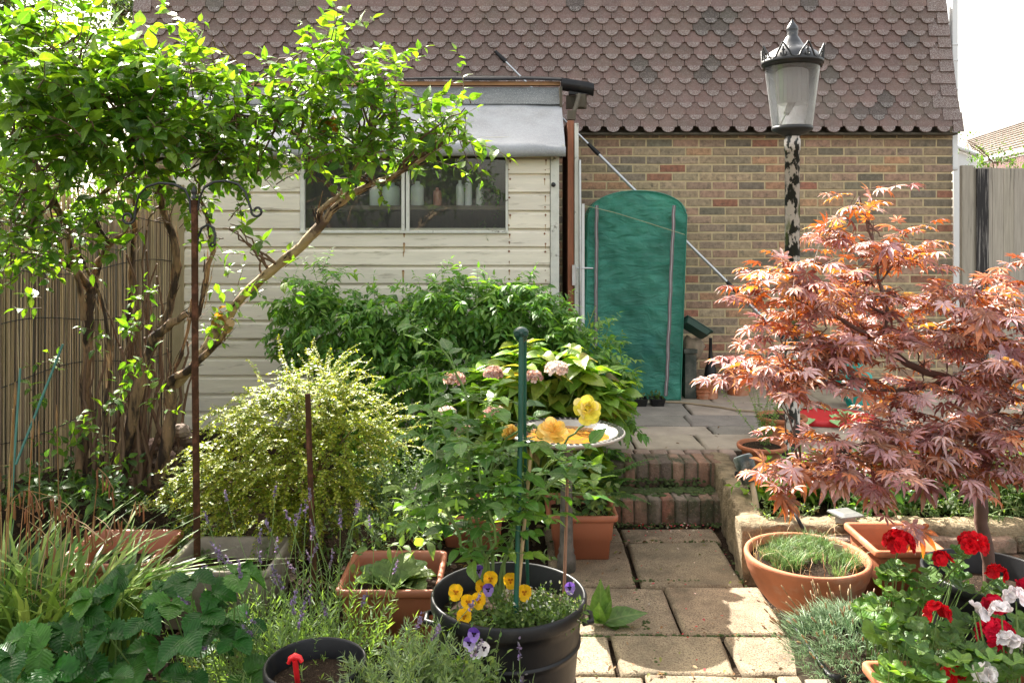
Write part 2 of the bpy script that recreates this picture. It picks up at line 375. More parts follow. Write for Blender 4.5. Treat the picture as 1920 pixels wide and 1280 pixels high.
# ground sheet, finely gridded near the camera
def gz(x, y):
    z = 0.0
    t = max(0, min(1, (y - 3.2) / 1.8)); t = t * t * (3 - 2 * t)
    l = max(0, min(1, (0.18 - x) / .35)); z += .20 * t * l
    z += .03 * l * (math.sin(x * 5.1 + y * 3) * .5 + math.sin(x * 11 - y * 7.3) * .3)
    return z - .035
def axis(lo, hi, st, far):
    a = [lo - far, lo - far * .3, lo - far * .08, lo - 3]; x = lo
    while x < hi: a.append(x); x += st
    return a + [hi, hi + 3, hi + far * .08, hi + far * .3, hi + far]
xs = axis(-4.2, 4.2, .12, 400); ys = axis(-1.5, 7.2, .12, 400)
g = MB(); vs = [(x, y, gz(x, y) + (U(-.012, .012) if abs(x) < 4.2 and -1.5 < y < 7.2 else 0)) for y in ys for x in xs]; nx = len(xs)
g.add(vs, [(j * nx + i, j * nx + i + 1, (j + 1) * nx + i + 1, (j + 1) * nx + i) for j in range(len(ys) - 1) for i in range(nx - 1)], smooth=True)
tag(g.build('ground', M['soil']), kind='structure')

def slab(mb, x0, x1, y0, y1, z0, z1, col, j=.008, sub=5, mi=0, wob=.004, e=.012):
    """one worn slab: gridded top with uneven rim and rounded edge"""
    c = [(x0 + U(-j, j), y0 + U(-j, j)), (x1 + U(-j, j), y0 + U(-j, j)), (x1 + U(-j, j), y1 + U(-j, j)), (x0 + U(-j, j), y1 + U(-j, j))]
    tx, ty = U(-.006, .006), U(-.006, .006)
    def pt(u, v, z):
        x = (c[0][0] * (1 - u) + c[1][0] * u) * (1 - v) + (c[3][0] * (1 - u) + c[2][0] * u) * v
        y = (c[0][1] * (1 - u) + c[1][1] * u) * (1 - v) + (c[3][1] * (1 - u) + c[2][1] * u) * v
        return (x, y, z + tx * (u - .5) + ty * (v - .5))
    rim = [(i / sub, 0) for i in range(sub)] + [(1, i / sub) for i in range(sub)] + [(1 - i / sub, 1) for i in range(sub)] + [(0, 1 - i / sub) for i in range(sub)]
    def ring(ins, z, wo=0):
        r = []
        for u, v in rim:
            uu = min(1 - ins / (x1 - x0), max(ins / (x1 - x0), u)); vv = min(1 - ins / (y1 - y0), max(ins / (y1 - y0), v))
            p = pt(uu, vv, z); r.append((p[0] + U(-wo, wo), p[1] + U(-wo, wo), p[2] + U(-wo, wo) * .3))
        return r
    mb.loft([ring(0, z0), ring(0, z1 - e, wob), ring(e * .5, z1 - e * .3, wob), ring(e * 1.3, z1)], True, mi, col, True, False, True)
def tint(base, v=.12): k = 1 + U(-v, v); return tuple(max(0, c * k * (1 + U(-.03, .03))) for c in base)

# lower path of square exposed-aggregate slabs
pm = MB(); SB = (.37, .285, .19)
rows = [(0.9, 1.45), (1.47, 2.02), (2.04, 2.59), (2.61, 3.12), (3.135, 3.43), (3.445, 3.885), (3.90, 4.445), (4.46, 4.66)]
for k, (y0, y1) in enumerate(rows):
    bx = .60 + (y0 - 3.6) * -.02
    off = (.0, .12, .03, .20, .07, .16, .0, .0)[k]
    e = [0.20, bx - .03 + off * .35, bx + .47 + off * .3, bx + .98]
    if y0 > 2.6: e = {2.61: [.02, .50, .98, 1.30], 3.135: [.0, .40, .86, 1.30], 3.445: [.2, .71, 1.16], 3.90: [.17, .60, 1.10], 4.46: [.17, .60, 1.13]}[y0]
    for a, b in zip(e[:-1], e[1:]):
        slab(pm, a + .01, b - .01, y0, y1, -.03, .0 + U(-.004, .006), tint(SB, .10))
tag(pm.build('path', M['slab']), kind='structure')

# upper patio
pp = MB(); PB = (.37, .31, .235)
ys_ = [5.36, 5.74, 5.98, 6.32, 6.78, 7.35]
offs = [0.1, .55, .0, .38, .2]
for k in range(5):
    x = -0.1 + offs[k] - 1.0
    while x < 5.2:
        wd = random.choice((.45, .6, .75, .9)); x1 = min(x + wd, 5.3)
        if x1 - x > .15 and x1 > .3: slab(pp, max(x, .32) + .006, x1 - .006, ys_[k] + .006, ys_[k + 1] - .006, ZP - .05, ZP + U(-.003, .004), tint(PB if R() < .8 else (.24, .21, .175), .16), j=.006)
        x = x1
# brick-on-bed border of the patio beside and behind the steps
x = .35
while x < 1.42:
    slab(pp, x, x + .10, 5.255, 5.35, ZP - .06, ZP + U(-.002, .003), tint((.30, .21, .16), .2), j=.002, sub=2); x += .108
for k, y in enumerate((4.9, 5.12)):
    for xx in (1.62, 1.98, 2.34, 2.7, 3.1): slab(pp, xx + .006, xx + .35, y, y + .21, ZP - .06, ZP + U(-.003, .003), tint(PB, .15), j=.004)
tag(pp.build('patio', M['patio']), kind='structure')
u = MB(); u.box(.33, 5.4, 5.27, 7.36, -.04, ZP - .016); u.box(1.5, 5.4, 4.87, 5.27, -.04, ZP - .018)
tag(u.build('patio_base', M['soil']), kind='structure')

# two brick-on-edge steps
st = empty('brick_steps', (.9, 4.9, 0), 'pair of mossy brick-on-edge steps from the slab path up to the patio', 'steps')
BR = [(.27, .15, .10), (.22, .14, .10), (.30, .19, .13), (.18, .13, .10), (.25, .19, .15), (.33, .15, .10)]
def edge_bricks(mb, x0, x1, y0, y1, z0, z1):
    x = x0; 
    while x < x1:
        wd = .066 + U(-.003, .003); slab(mb, x, x + wd, y0 + U(-.006, .006), y1, z0, z1 + U(-.004, .003), tint(random.choice(BR), .25), j=.002, sub=3, wob=.003, e=.006); x += wd + .0095
s1 = MB(); edge_bricks(s1, .26, 1.20, 4.77, 4.995, -.02, .12); s1.build('lower_step', M['stepbrick'], st)
s1 = MB(); edge_bricks(s1, .30, 1.25, 5.03, 5.245, .115, ZP); s1.build('upper_step', M['stepbrick'], st)
s1 = MB(); s1.box(.25, 1.22, 4.781, 5.028, -.03, .113); s1.box(.28, 1.27, 5.04, 5.25, .0, .253); s1.build('mortar_bed', M['stepmortar'], st)
s1 = MB()
for i in range(150):
    x, z = U(.6, 1.2), .122; s1.lathe([(U(.012, .03), 0), (U(.005, .014), U(.003, .008))], (x, U(4.90, 4.998) - (.06 if R() < .2 else 0), z), 6, cap1=True)
for i in range(120): s1.lathe([(U(.008, .02), 0), (U(.004, .01), U(.004, .014))], (U(.35, 1.2), U(5.0, 5.04), .115 + U(0, .05)), 6, cap1=True)
s1.build('moss', M['moss'], st)

# retaining wall with rendered top round the raised bed
rw = empty('retaining_wall', (1.1, 4.0, 0), 'low sandy retaining wall with worn rounded coping, right of the steps', 'wall')
mw = MB()
def wallrun(p0, p1, w, z1, cop=.05):
    d = (p1 - p0); L = d.length; d.normalize(); sd = Vector((-d.y, d.x, 0)); n = int(L / .045) + 1; rings = []
    for i in range(n + 1):
        p = p0 + d * (L * i / n); a = []
        for s_, z in ((-.5, -.03), (-.5, z1 * .35), (-.5, z1 - .03), (-.42, z1 - .004), (-.2, z1), (.2, z1 + .002), (.42, z1 - .004), (.5, z1 - .03), (.5, -.03)):
            q = p + sd * (w * s_) + Vector((U(-.010, .010), U(-.010, .010), U(-.008, .006) if z > 0 else 0)) + Vector((0, 0, z)); a.append(tuple(q))
        rings.append(a)
    mw.loft(rings, False, 0, (1, 1, 1), True, False, False); mw.add(rings[0], [tuple(range(9))]); mw.add(rings[-1], [tuple(reversed(range(9)))])
wallrun(Vector((1.19, 4.12, 0)), Vector((1.31, 5.26, 0)), .125, .262)
wallrun(Vector((1.10, 4.04, 0)), Vector((3.4, 4.00, 0)), .15, .264)
mw.build('rendered_wall', surf('sandy_render', (.36, .27, .16), .9, .35, 9, dirt=(.13, .10, .055), dscale=9, dlo=.42, dhi=.62, bump=1.0, bscale=28, bdist=.03), rw)
bk = MB()
for r_ in range(3):
    x = 1.27 + (.11 if r_ % 2 else 0)
    while x < 3.3:
        slab(bk, x, x + .21, 3.905, 3.99, .005 + r_ * .074, .069 + r_ * .074, tint(random.choice(BR), .2), j=.002, sub=2, wob=.002); x += .222
bk.build('brick_face', M['stepbrick'], rw)
rb = MB(); n = 18; vs = []
for j in range(n + 1):
    for i in range(n * 2 + 1):
        vs.append((1.38 + 3.4 * i / (2 * n), 4.09 + .85 * j / n, .225 + U(-.02, .02)))
rb.add(vs, [(j * (2 * n + 1) + i, j * (2 * n + 1) + i + 1, (j + 1) * (2 * n + 1) + i + 1, (j + 1) * (2 * n + 1) + i) for j in range(n) for i in range(2 * n)], smooth=True)
tag(rb.build('raised_bed_ground', M['soil']), kind='structure')

# ================================================================ HOUSE
YW = 7.36; XL, XR = -3.36, 3.90; ZB = 2.52
ho = empty('brick_house', ((XL + XR) / 2, YW, ZP), 'house wall of mottled brown bricks under a steep hanging of scalloped purple-brown tiles', 'house')
b = MB(); b.box(XL + .01, XR - .01, YW + .0035, 12.5, 0, ZB + .02); b.build('mortar_wall', M['mortar'], ho)
b = MB(); BC = [(.38, .26, .18), (.31, .235, .165), (.40, .255, .175), (.24, .20, .145), (.39, .30, .19), (.42, .31, .20), (.21, .175, .125), (.46, .265, .155), (.34, .26, .17)]
row = 0; z = .22
while z + .066 < ZB + .04:
    x = XL - (.1165 if row % 2 else 0)
    while x < XR - .02:
        x0, x1 = max(x, XL), min(x + .2205, XR)
        if XR - x1 < .06: x1 = XR; x += .1
        if x1 - x0 > .03:
            colr = tint((.34, .155, .10), .15) if R() < .06 else tint(random.choice(BC), .13)
            c = .0035; y0 = YW - U(0, .0025); zz = z + U(-.0015, .0015); h = .0618
            a = [(x0, YW + .012, zz), (x1, YW + .012, zz), (x1, YW + .012, zz + h), (x0, YW + .012, zz + h)]
            jx = lambda: U(-.0012, .0012)
            f_ = [(x0 + jx(), y0 + c, zz + jx()), (x1 + jx(), y0 + c, zz + jx()), (x1 + jx(), y0 + c, zz + h + jx()), (x0 + jx(), y0 + c, zz + h + jx())]
            t_ = [(x0 + c, y0, zz + c), (x1 - c, y0, zz + c), (x1 - c, y0, zz + h - c), (x0 + c, y0, zz + h - c)]
            b.loft([a, f_, t_], True, 0, colr, False, False, True)
        x += .2335
    z += .0752; row += 1
b.build('brick_facing', M['brick'], ho)
# tile hanging
b = MB(); pitch = .108; tw = .160
def tile_col():
    if R() < .02: return tint((.10, .075, .065), .15)
    return tint((.175, .108, .092), .15)
dark = {(2, 15), (3, 16), (2, 36), (4, 28), (5, 28), (8, 31), (8, 32), (9, 32), (9, 33), (5, 32), (10, 24), (10, 37), (6, 11), (2, 41), (1, 41), (4, 38)}
for r_ in range(11):
    z0 = ZB - .005 + r_ * pitch; yb = YW - .05 + max(0, z0 - ZB) * .10 - (.026, .017, .009, .003, 0, 0, 0, 0, 0, 0, 0)[r_]
    x = XL; k = 0; XE = XR + .025 - r_ * .0065 - (0 if r_ else -.01)
    while x < XE - .02:
        x1 = x + (tw / 2 if (r_ % 2 and k == 0) else tw); edge = k == 0
        if XE - x1 < tw * .45: x1 = XE; edge = True
        cx = (x + x1) / 2; hw = (x1 - x) / 2 - .0018; rr = min(.056, hw)
        colr = tint((.075, .058, .05), .15) if (r_, k) in dark else tile_col()
        pl = []
        if edge: pl = [(-hw, 0), (hw, 0)]
        else:
            sh = .047 + U(-.002, .002)
            pl = [(-hw, sh + .004), (-rr, sh)] + [(-rr * math.cos(math.pi * q / 10), sh - sh * math.sin(math.pi * q / 10) ** .95) for q in range(1, 10)] + [(rr, sh), (hw, sh + .004)]
        top = .175; ou = [(hw, top), (-hw, top)]; poly = pl + ou
        ang = U(-.008, .008); jz = U(-.003, .003)
        def T3(u_, v_, off): return (cx + u_ + v_ * ang, yb - .044 * (1 - v_ / .175) + off + U(-.0003, .0003), z0 + v_ + jz + u_ * ang)
        fr = [T3(u_, v_, -.009) for u_, v_ in poly]; bkk = [T3(u_, v_, .006) for u_, v_ in poly]
        frs = [T3(u_ * .985, v_ + (.002 if v_ < .1 else 0), -.011) for u_, v_ in poly]
        nn = len(poly)
        b.loft([bkk, fr, frs], True, 0, colr, False, False, False)
        if len(frs) > 6:
            nv = len(frs); b.add(frs[1:nv - 3], [tuple(range(nv - 4))], 1, tuple(c_ * .92 for c_ in colr)); b.add([frs[0], frs[1], frs[nv - 4], frs[nv - 3], frs[nv - 2], frs[nv - 1]], [(0, 1, 2, 3, 4, 5)], 0, colr)
        else: b.add(frs, [tuple(range(len(frs)))], 1, tuple(c_ * .92 for c_ in colr))
        x = x1; k += 1
b.build('tile_hanging', [M['tile'], M['tilegrain']], ho)
b = MB(); b.add([(XL + .05, YW - .01, ZB), (XR - .03, YW - .01, ZB), (XR - .05, YW + .15, 3.76), (XL + .05, YW + .15, 3.76), (XL + .05, 12.5, ZB), (XR - .03, 12.5, ZB), (XR - .05, 12.4, 3.76), (XL + .05, 12.4, 3.76)],
              [(0, 1, 2, 3), (1, 5, 6, 2), (4, 0, 3, 7), (5, 4, 7, 6), (3, 2, 6, 7), (0, 4, 5, 1)]); b.build('roof_body', M['darkwood'], ho)
b = MB(); b.box(XL + .08, XR - .08, YW + .16, 12.4, 3.765, 3.785); b.build('flat_roof', M['feltdark'], ho)
b = MB(); b.box(XL + .02, XR - .0, YW - .085, YW - .015, ZB - .022, ZB - .004); b.build('tilting_fillet', M['darkwood'], ho)
dp = MB(); dp.box(XR + .005, XR + .055, YW + .015, YW + .075, 2.19, 3.74, ch=.008); 
for zz in (3.30, 3.16, 2.9): dp.box(XR + .001, XR + .06, YW + .01, YW + .08, zz, zz + .015)
dp.build('downpipe', M['white'], ho, .003)

# ================================================================ SHED
YS = 6.2
sx = lambda px, d=YS: (px - 960) / F * d
sz = lambda py, d=YS: CZ - (py - YH) / F * d
sh = empty('garden_shed', (-1.06, 6.7, .2), 'old cream weatherboard shed with peeling paint, rusty nails and grey felt roof', 'shed')
bd = MB(); L0, R0 = sx(333), sx(1031)
WL, WR, WT, WB_ = sx(572), sx(948), sz(292), sz(436)
def board(x0, x1, z0, z1):
    """shiplap: flat face with a scooped top edge"""
    n = max(1, int((x1 - x0) / .12)); rings = []
    j = U(-.0015, .0015)
    for i in range(n + 1):
        x = x0 + (x1 - x0) * i / n; w_ = math.sin(x * 3 + z0 * 9) * .001
        rings.append([(x, YS + .02, z0 + w_), (x, YS - .012 + j, z0 + w_), (x, YS - .016 + j, z0 + .004 + w_), (x, YS - .014 + j, z1 - .032), (x, YS - .008, z1 - .026), (x, YS + .006, z1 - .012), (x, YS + .009, z1 + .004), (x, YS + .02, z1 + .004)])
    v = U(.92, 1.04); lo = max(.0, (0.9 - z0)) * .0
    bd.loft(rings, False, 0, (v, v, v * U(.97, 1.0)), False); bd.add(rings[0], [tuple(range(8))], 0, (v, v, v)); bd.add(rings[-1], [tuple(reversed(range(8)))], 0, (v, v, v))
pz = 34.2 / F * YS; z = sz(326) ; k = -2
zs = [sz(326 + 34.2 * k) for k in range(-2, 15)]
for a, c in zip(zs[1:], zs[:-1]):           # a = lower edge, c = upper edge
    if c > WB_ + .03 and a < WT:
        if a < WB_: a2 = a
        board(L0, WL - .035, a, c); board(WR + .02, R0, a, c)
        if a < WB_ - .02: board(WL - .034, WR + .019, a, min(c, WB_ - .004))
    else: board(L0, R0, a, c)
bd.build('weatherboards', M['boards'], sh)
na = MB(); M['nail'] = surf('rusty_nail', (.19, .075, .03), .9, .3, 40, bump=0); M['stain'] = surf('rust_stain', (.42, .27, .13), .8, .3, 20, bump=0)
for a, c in zip(zs[1:], zs[:-1]):
    for px in (955, 1022) if a > WB_ else (955, 1022, 757):
        for t in (.22, .72):
            if R() < .92:
                x, zz = sx(px) + U(-.006, .006), a + (c - a) * t + U(-.006, .006); r_ = U(.004, .0085)
                na.lathe([(r_, 0), (r_ * .6, .0)], (0, 0, 0), 8) if False else None
                ring = [(x + r_ * math.cos(q * .785), YS - .0165, zz + r_ * U(.8, 1.3) * math.sin(q * .785)) for q in range(8)]
                na.add(ring, [tuple(range(8))], 0)
                if R() < .65 or px == 757:
                    l = U(.015, .05) * (1.6 if px == 757 else 1); h = r_ * (1.3 if px == 757 else .6)
                    na.add([(x - h, YS - .0163, zz), (x + h, YS - .0163, zz), (x + h * .4, YS - .0163, zz - l), (x - h * .4, YS - .0163, zz - l)], [(3, 2, 1, 0)], 1)
na.build('nails', [M['nail'], M['stain']], sh)
b = MB(); b.box(sx(1032), sx(1048), YS - .026, YS + .03, zs[-1], sz(290)); b.build('corner_post', M['oldwhite'], sh, .003)
b = MB(); b.box(L0 - .03, L0 - .001, YS - .02, YS + .03, zs[-1], sz(290)); b.build('corner_post', M['oldwhite'], sh, .003)
kb = MB(); c0 = Vector((sx(1037), YS - .024, sz(347))); kb.lathe([(.0, .0)], (0, 0, 0), 3) if False else None
rings = [[(c0.x + r_ * math.cos(q * .52), c0.y - y_, c0.z + r_ * math.sin(q * .52)) for q in range(12)] for r_, y_ in ((.006, 0), (.007, .012), (.016, .018), (.018, .026), (.013, .036), (.003, .04))]
kb.loft(rings, True, 0, (1, 1, 1), True, False, True); kb.build('knob', M['iron'], sh)
# window
wf = MB(); y0, y1 = YS - .019, YS + .02
wf.box(WL - .033, WL, y0, y1, WB_, WT); wf.box(WR, WR + .018, y0, y1, WB_, WT); 
wf.box(WL - .033, WR + .018, y0 + .002, y1, WT + .001, WT + .02); wf.box(sx(753), sx(759), y0 + .006, y1, WB_ + .014, WT + .01); wf.box(sx(761.5), sx(768), y0 + .004, y1, WB_ + .014, WT)
wi = wf.build('window', M['oldwhite'], sh, .002)
b = MB(); b.box(WL - .035, WR + .02, YS - .036, YS + .02, WB_ - .006, WB_ + .013); b.build('window_sill', M['oldwhite'], wi, .003)
b = MB()
b.add([(WL, YS + .004, WB_ + .01), (sx(753), YS + .004, WB_ + .01), (sx(753), YS + .004, WT), (WL, YS + .004, WT)], [(0, 1, 2, 3)]); b.build('pane', M['glasswin'], wi)
b = MB(); b.add([(sx(768), YS + .004, WB_ + .01), (WR, YS + .004, WB_ + .01), (WR, YS + .004, WT), (sx(768), YS + .004, WT)], [(0, 1, 2, 3)]); b.build('pane', M['glasswin'], wi)
# shell: back, sides, floor
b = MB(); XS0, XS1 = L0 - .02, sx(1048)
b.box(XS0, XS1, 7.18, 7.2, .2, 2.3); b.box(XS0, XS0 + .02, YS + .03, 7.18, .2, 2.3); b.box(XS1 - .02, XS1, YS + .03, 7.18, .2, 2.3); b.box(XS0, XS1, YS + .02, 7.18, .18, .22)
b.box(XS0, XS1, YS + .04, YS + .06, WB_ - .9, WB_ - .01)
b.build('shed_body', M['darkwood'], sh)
b = MB(); b.box(L0 + .02, XS1 - .03, YS + .1, YS + .38, sz(394, 6.4), sz(386, 6.4)); b.build('shelf', surf('shelf', (.16, .13, .09)), sh)
# felt roof: front slope, rounded eave, darker steep upper strip, back slope
b = MB(); RX0, RX1 = -2.72, sx(1060, 6.1); n = 40; rings = []
prof = [(6.10, 2.205), (6.060, 2.205), (6.048, 2.24), (6.05, 2.275), (6.07, 2.299), (6.12, 2.318), (6.20, 2.355), (6.38, 2.50), (6.55, 2.648)]
for i in range(n + 1):
    x = RX0 + (RX1 - RX0) * i / n; cr = math.exp(-((x - RX1) / .12) ** 2) * .035
    rings.append([(x, y - .0 + math.sin(x * 7 + y * 20) * .0015, z_ + math.sin(x * 4.3 + y * 9) * .006 + math.sin(x * 13 + y * 4) * .003 - (cr if q > 3 and q < 6 else 0)) for q, (y, z_) in enumerate(prof)])
b.loft(rings, False, 0, (1, 1, 1), True); b.add(rings[-1], [tuple(range(len(prof)))])
b.build('roof_felt', M['felt'], sh)
b = MB(); rings = [[(RX0 + (RX1 - .015 - RX0) * i / n, y, z_ + math.sin(i * 1.9) * .002) for y, z_ in ((6.535, 2.65), (6.54, 2.66), (6.71, 2.81), (6.76, 2.822), (7.26, 2.36))] for i in range(n + 1)]
b.loft(rings, False, 0, (1, 1, 1), False); b.build('upper_felt', M['feltdark'], sh)
b = MB(); b.add([(RX1 - .02, 6.12, 2.2), (RX1 - .02, 7.22, 2.3), (RX1 - .02, 6.74, 2.80), (RX1 - .02, 6.55, 2.64), (RX1 - .02, 6.2, 2.34)], [(0, 1, 2, 3, 4)])
b.box(RX1 - .016, RX1 + .004, 6.53, 6.78, 2.60, 2.79); b.build('gable_board', M['darkwood'], sh)
b = MB(); b.box(RX1 - .02, RX1 - .004, 6.1, 6.5, 2.22, 2.29, M=None); b.build('verge_trim', M['oldwhite'], sh)
# ridge flashing of black plastic with bare timber under it
b = MB(); X0, X1 = sx(758, 6.74), sx(1055, 6.74); rings = []
for i in range(25):
    t = i / 24; x = X0 + (X1 - X0) * t; z1 = sz(146 - 4 * math.sin(t * 3), 6.74); z0_ = sz(151 + 10 * max(0, t - .75), 6.74) + math.sin(t * 9) * .004
    rings.append([(x, 6.84, z1), (x, 6.76, z1 + .004), (x, 6.70, z0_ + .008), (x, 6.702, z0_ - .004), (x, 6.78, z1 - .012)])
b.loft(rings, False, 0, (1, 1, 1), True); b.build('ridge_flashing', M['black'], sh)
b = MB(); b.box(-2.5, X1 - .02, 6.74, 6.80, sz(160, 6.74), sz(153, 6.74)); b.build('ridge_batten', surf('bare_timber', (.42, .22, .10)), sh)
gt = MB(); rings = []
for i, x in enumerate((sx(1052, 6.74), sx(1075, 6.74), sx(1100, 6.74), sx(1112, 6.74))):
    dz = -(i * .016); rings.append([(x, 6.72 + .055 * math.cos(q * math.pi / 8 + math.pi * 0), sz(158, 6.74) + dz - .0 - .055 * math.sin(q * math.pi / 8)) for q in range(9)] + [(x, 6.67 + .0, sz(158, 6.74) + dz + .04), (x, 6.76, sz(158, 6.74) + dz + .05)])
gt.loft(rings, True, 0, (1, 1, 1), True, True, True)
gt.box(sx(1066, 6.74), sx(1112, 6.74), 6.70, 6.76, sz(178, 6.74), sz(172, 6.74))
gt.build('gutter_end', M['black'], sh)
gb = MB(); gb.box(sx(1062, 6.74), sx(1100, 6.74), 6.74, 6.80, sz(203, 6.74), sz(179, 6.74)); gb.box(sx(1080, 6.65), sx(1098, 6.65), 6.66, 6.73, sz(200, 6.65), sz(176, 6.65))
gb.tube([P(1086, 178, 6.65), P(1080, 200, 6.55), P(1070, 222, 6.5)], .018, 6); gb.box(sx(1064, 6.4), sx(1079, 6.4), 6.37, 6.45, sz(225, 6.4), sz(208, 6.4))
gb.build('gutter_bracket', M['darkwood'], sh)
# shed door standing open, seen edge on
dr = MB(); dr.box(sx(1064.5, 6.28), sx(1076, 6.28), 6.28, 6.95, .28, sz(226, 6.28)); dm = dr.build('door', M['redwood'], sh, .002)
b = MB(); b.box(sx(1077.5, 6.26), sx(1085, 6.26), 6.265, 6.96, .30, sz(231, 6.26)); b.build('door_face', M['oldwhite'], dm, .002)
b = MB(); b.tube([P(1082, 502, 6.22), P(1112, 503, 6.22)], .006, 8); b.box(sx(1073, 6.23), sx(1079, 6.23), 6.235, 6.26, sz(535, 6.23), sz(497, 6.23)); b.build('door_bolt', M['alu'], dm)
# seen through the window: tubs and a stick
def tub(px0, px1, py0, col, d, lab, lid=None):
    x0, x1 = sx(px0, d), sx(px1, d); zb = sz(386, 6.4) + .001; zt = sz(py0, d); r_ = (x1 - x0) / 2
    t = MB(); t.lathe([(r_ * .9, 0), (r_, .01), (r_, (zt - zb) * .72), (r_ * .85, (zt - zb) * .82), (r_ * .4, (zt - zb) * .88), (r_ * .4, zt - zb)], ((x0 + x1) / 2, d, zb), 20, cap0=True, cap1=True)
    o = t.build('plastic_tub', surf('tub_plastic', col, .4, .1)); tag(o, lab, 'tub', 'tubs on the shelf inside the shed window')
tub(693, 712, 338, (.75, .8, .78), 6.4, 'pale tub behind the left shed pane, left of its neighbour')
tub(716, 750, 342, (.70, .78, .72), 6.45, 'wide pale tub behind the left shed pane, right by the window mullion')
tub(770, 795, 340, (.78, .82, .78), 6.4, 'white tub behind the right shed pane, next to the mullion')
tub(812, 828, 352, (.5, .22, .16), 6.45, 'small brick-red tub behind the right shed pane')
tub(855, 870, 338, (.72, .74, .72), 6.4, 'narrow white tub behind the right shed pane, left one of a close pair')
tub(871, 885, 335, (.80, .82, .82), 6.43, 'narrow white tub behind the right shed pane, right one of a close pair')
tub(892, 907, 345, (.8, .8, .74), 6.45, 'cream tub behind the right shed pane, nearest the end of the shelf')

# ================================================================ FENCES
fe = empty('reed_fence', (-2.6, 4.7, .15), 'tall screen of split reeds wired to an old timber fence, behind the big shrub', 'fence')
A, B = Vector((-3.42, 3.2, 0)), Vector((-2.54, 6.26, 0)); d_ = (B - A).normalized(); Lf = (B - A).length; nrm = Vector((d_.y, -d_.x, 0))
def fpt(s_, z_, off): return A + d_ * s_ + nrm * (off + .02 * math.sin(s_ * 2.3)) + Vector((0, 0, z_))
b = MB(); s_ = 0
while s_ < Lf:
    r_ = U(.003, .0055); z1 = U(1.84, 1.98); t_ = U(-.02, .02); o_ = U(-.006, .006); c_ = tint(random.choice([(.46, .34, .19), (.36, .26, .15), (.52, .40, .24), (.24, .17, .11)]), .2)
    b.tube([fpt(s_, .06, o_), fpt(s_ + t_ * .4, .75, o_ + U(-.01, .01)), fpt(s_ + t_, z1, o_ + U(-.01, .01))], [r_, r_, r_ * .8], 4, 0, c_, caps=False); s_ += r_ * 1.95
b.build('reeds', M['reed'], fe)
b = MB()
for zz in (.45, .78, 1.1, 1.42, 1.74):
    b.tube([fpt(q * Lf / 40, zz + .035 * math.sin(q * .37 + zz * 5), .012) for q in range(41)], .0028, 5)
b.build('binding_wire', M['iron'], fe)
b = MB(); q = 0
while q < Lf + .1:
    a = A + d_ * q - nrm * .06; 
    Mx = Matrix.Translation(a) @ Matrix(((d_.x, nrm.x, 0, 0), (d_.y, nrm.y, 0, 0), (0, 0, 1, 0), (0, 0, 0, 1)))
    b.box(0, .118, -.02, 0, .05, 1.78 + U(-.01, .01), 0, (U(.6, .9),) * 3, M=Mx); q += .122
b.build('fence_boards', M['greywood'], fe)
b = MB(); a = fpt(Lf - .02, 0, .05); b.box(a.x - .045, a.x + .045, a.y - .05, a.y + .04, .1, 2.0); b.build('fence_post', surf('pale_post', (.36, .29, .17), .85, .3, 12, sstretch=(3, 3, .4), bump=.5), fe, .004)

def board_fence(name, lab, x0, x1, y, zt, zb, tilt=0):
    f = empty(name, ((x0 + x1) / 2, y, zb), lab, 'fence'); b = MB(); x = x0 + .07
    while x < x1:
        wd = U(.085, .10); v = U(.85, 1.15); b.box(x, x + wd - .003, y + U(-.004, .004), y + .018, zb, zt + U(-.006, .006), 0, (v, v, v * U(.95, 1.03))); x += wd
    b.build('boards', M['greywood'], f); b = MB(); b.box(x0 - .01, x1, y + .024, y + .06, zt - .25, zt - .18); b.box(x0, x1, y + .024, y + .06, zb + .3, zb + .37); b.build('rail', M['greywood'], f)
    b = MB(); b.box(x0 - .035, x0 + .065, y - .03, y + .02, zb, zt + .02); b.build('post', M['greywood'], f, .004)
    return f
gf = board_fence('board_fence', 'weathered grey upright-board fence with a black stained board, right of the brick house', 3.97, 5.6, 7.3, 2.21, .2)
b = MB(); b.box(4.07, 4.175, 7.285, 7.297, .25, 2.20); b.build('black_stained_board', surf('black_stain', (.025, .022, .022), .8, .4, 12, sstretch=(8, 8, .3), dirt=(.25, .23, .21), dscale=9, dlo=.52, dhi=.62), gf)

# ================================================================ FAR RIGHT HOUSE
nh = empty('neighbour_house', (14, 17, 0), 'low neighbouring house with brown pantile roof and white fascia, beyond the grey fence', 'house')
D = 17.0
def Q(px, py, d): return tuple(P(px, py, d))
b = MB(); e0 = P(1835, 300, 18.0); e1 = P(1990, 262, 15.0); r0 = P(1812, 263, 20.5); r1 = P(1990, 205, 19.0)
b.add([e0, e1, r1, r0], [(0, 1, 2, 3)]); 
for k in range(12):
    t0 = k / 12; a = e0.lerp(r0, t0); c = e1.lerp(r1, t0); b.tube([a + Vector((0, -.02, .02)), c + Vector((0, -.02, .02))], .03, 5)
b.build('roof', surf('pantiles', (.20, .16, .13), .8, .3, 4, bump=.8, bscale=9, bdist=.05), nh)
b = MB(); up = Vector((0, 0, .12)); b.add([e0 - up, e1 - up, e1 + Vector((0, 0, .02)), e0 + Vector((0, 0, .02)), ], [(0, 1, 2, 3)]); b.tube([e0 - up * .3 + Vector((0, -.06, 0)), e1 - up * .3 + Vector((0, -.06, 0))], .055, 8); b.build('fascia', M['white'], nh)
b = MB(); g0 = Vector((e0.x, e0.y, 0)); g1 = Vector((e1.x, e1.y, 0)); b.add([g0, g1, e1 - up, e0 - up], [(0, 1, 2, 3)]); 
b.add([g0, e0 - up, r0, Vector((r0.x, r0.y, 0))], [(0, 1, 2, 3)])
b.build('wall', surf('hung_tile_wall', (.16, .09, .085), .85, .3, 6, bump=.8, bscale=14, bdist=.04), nh)
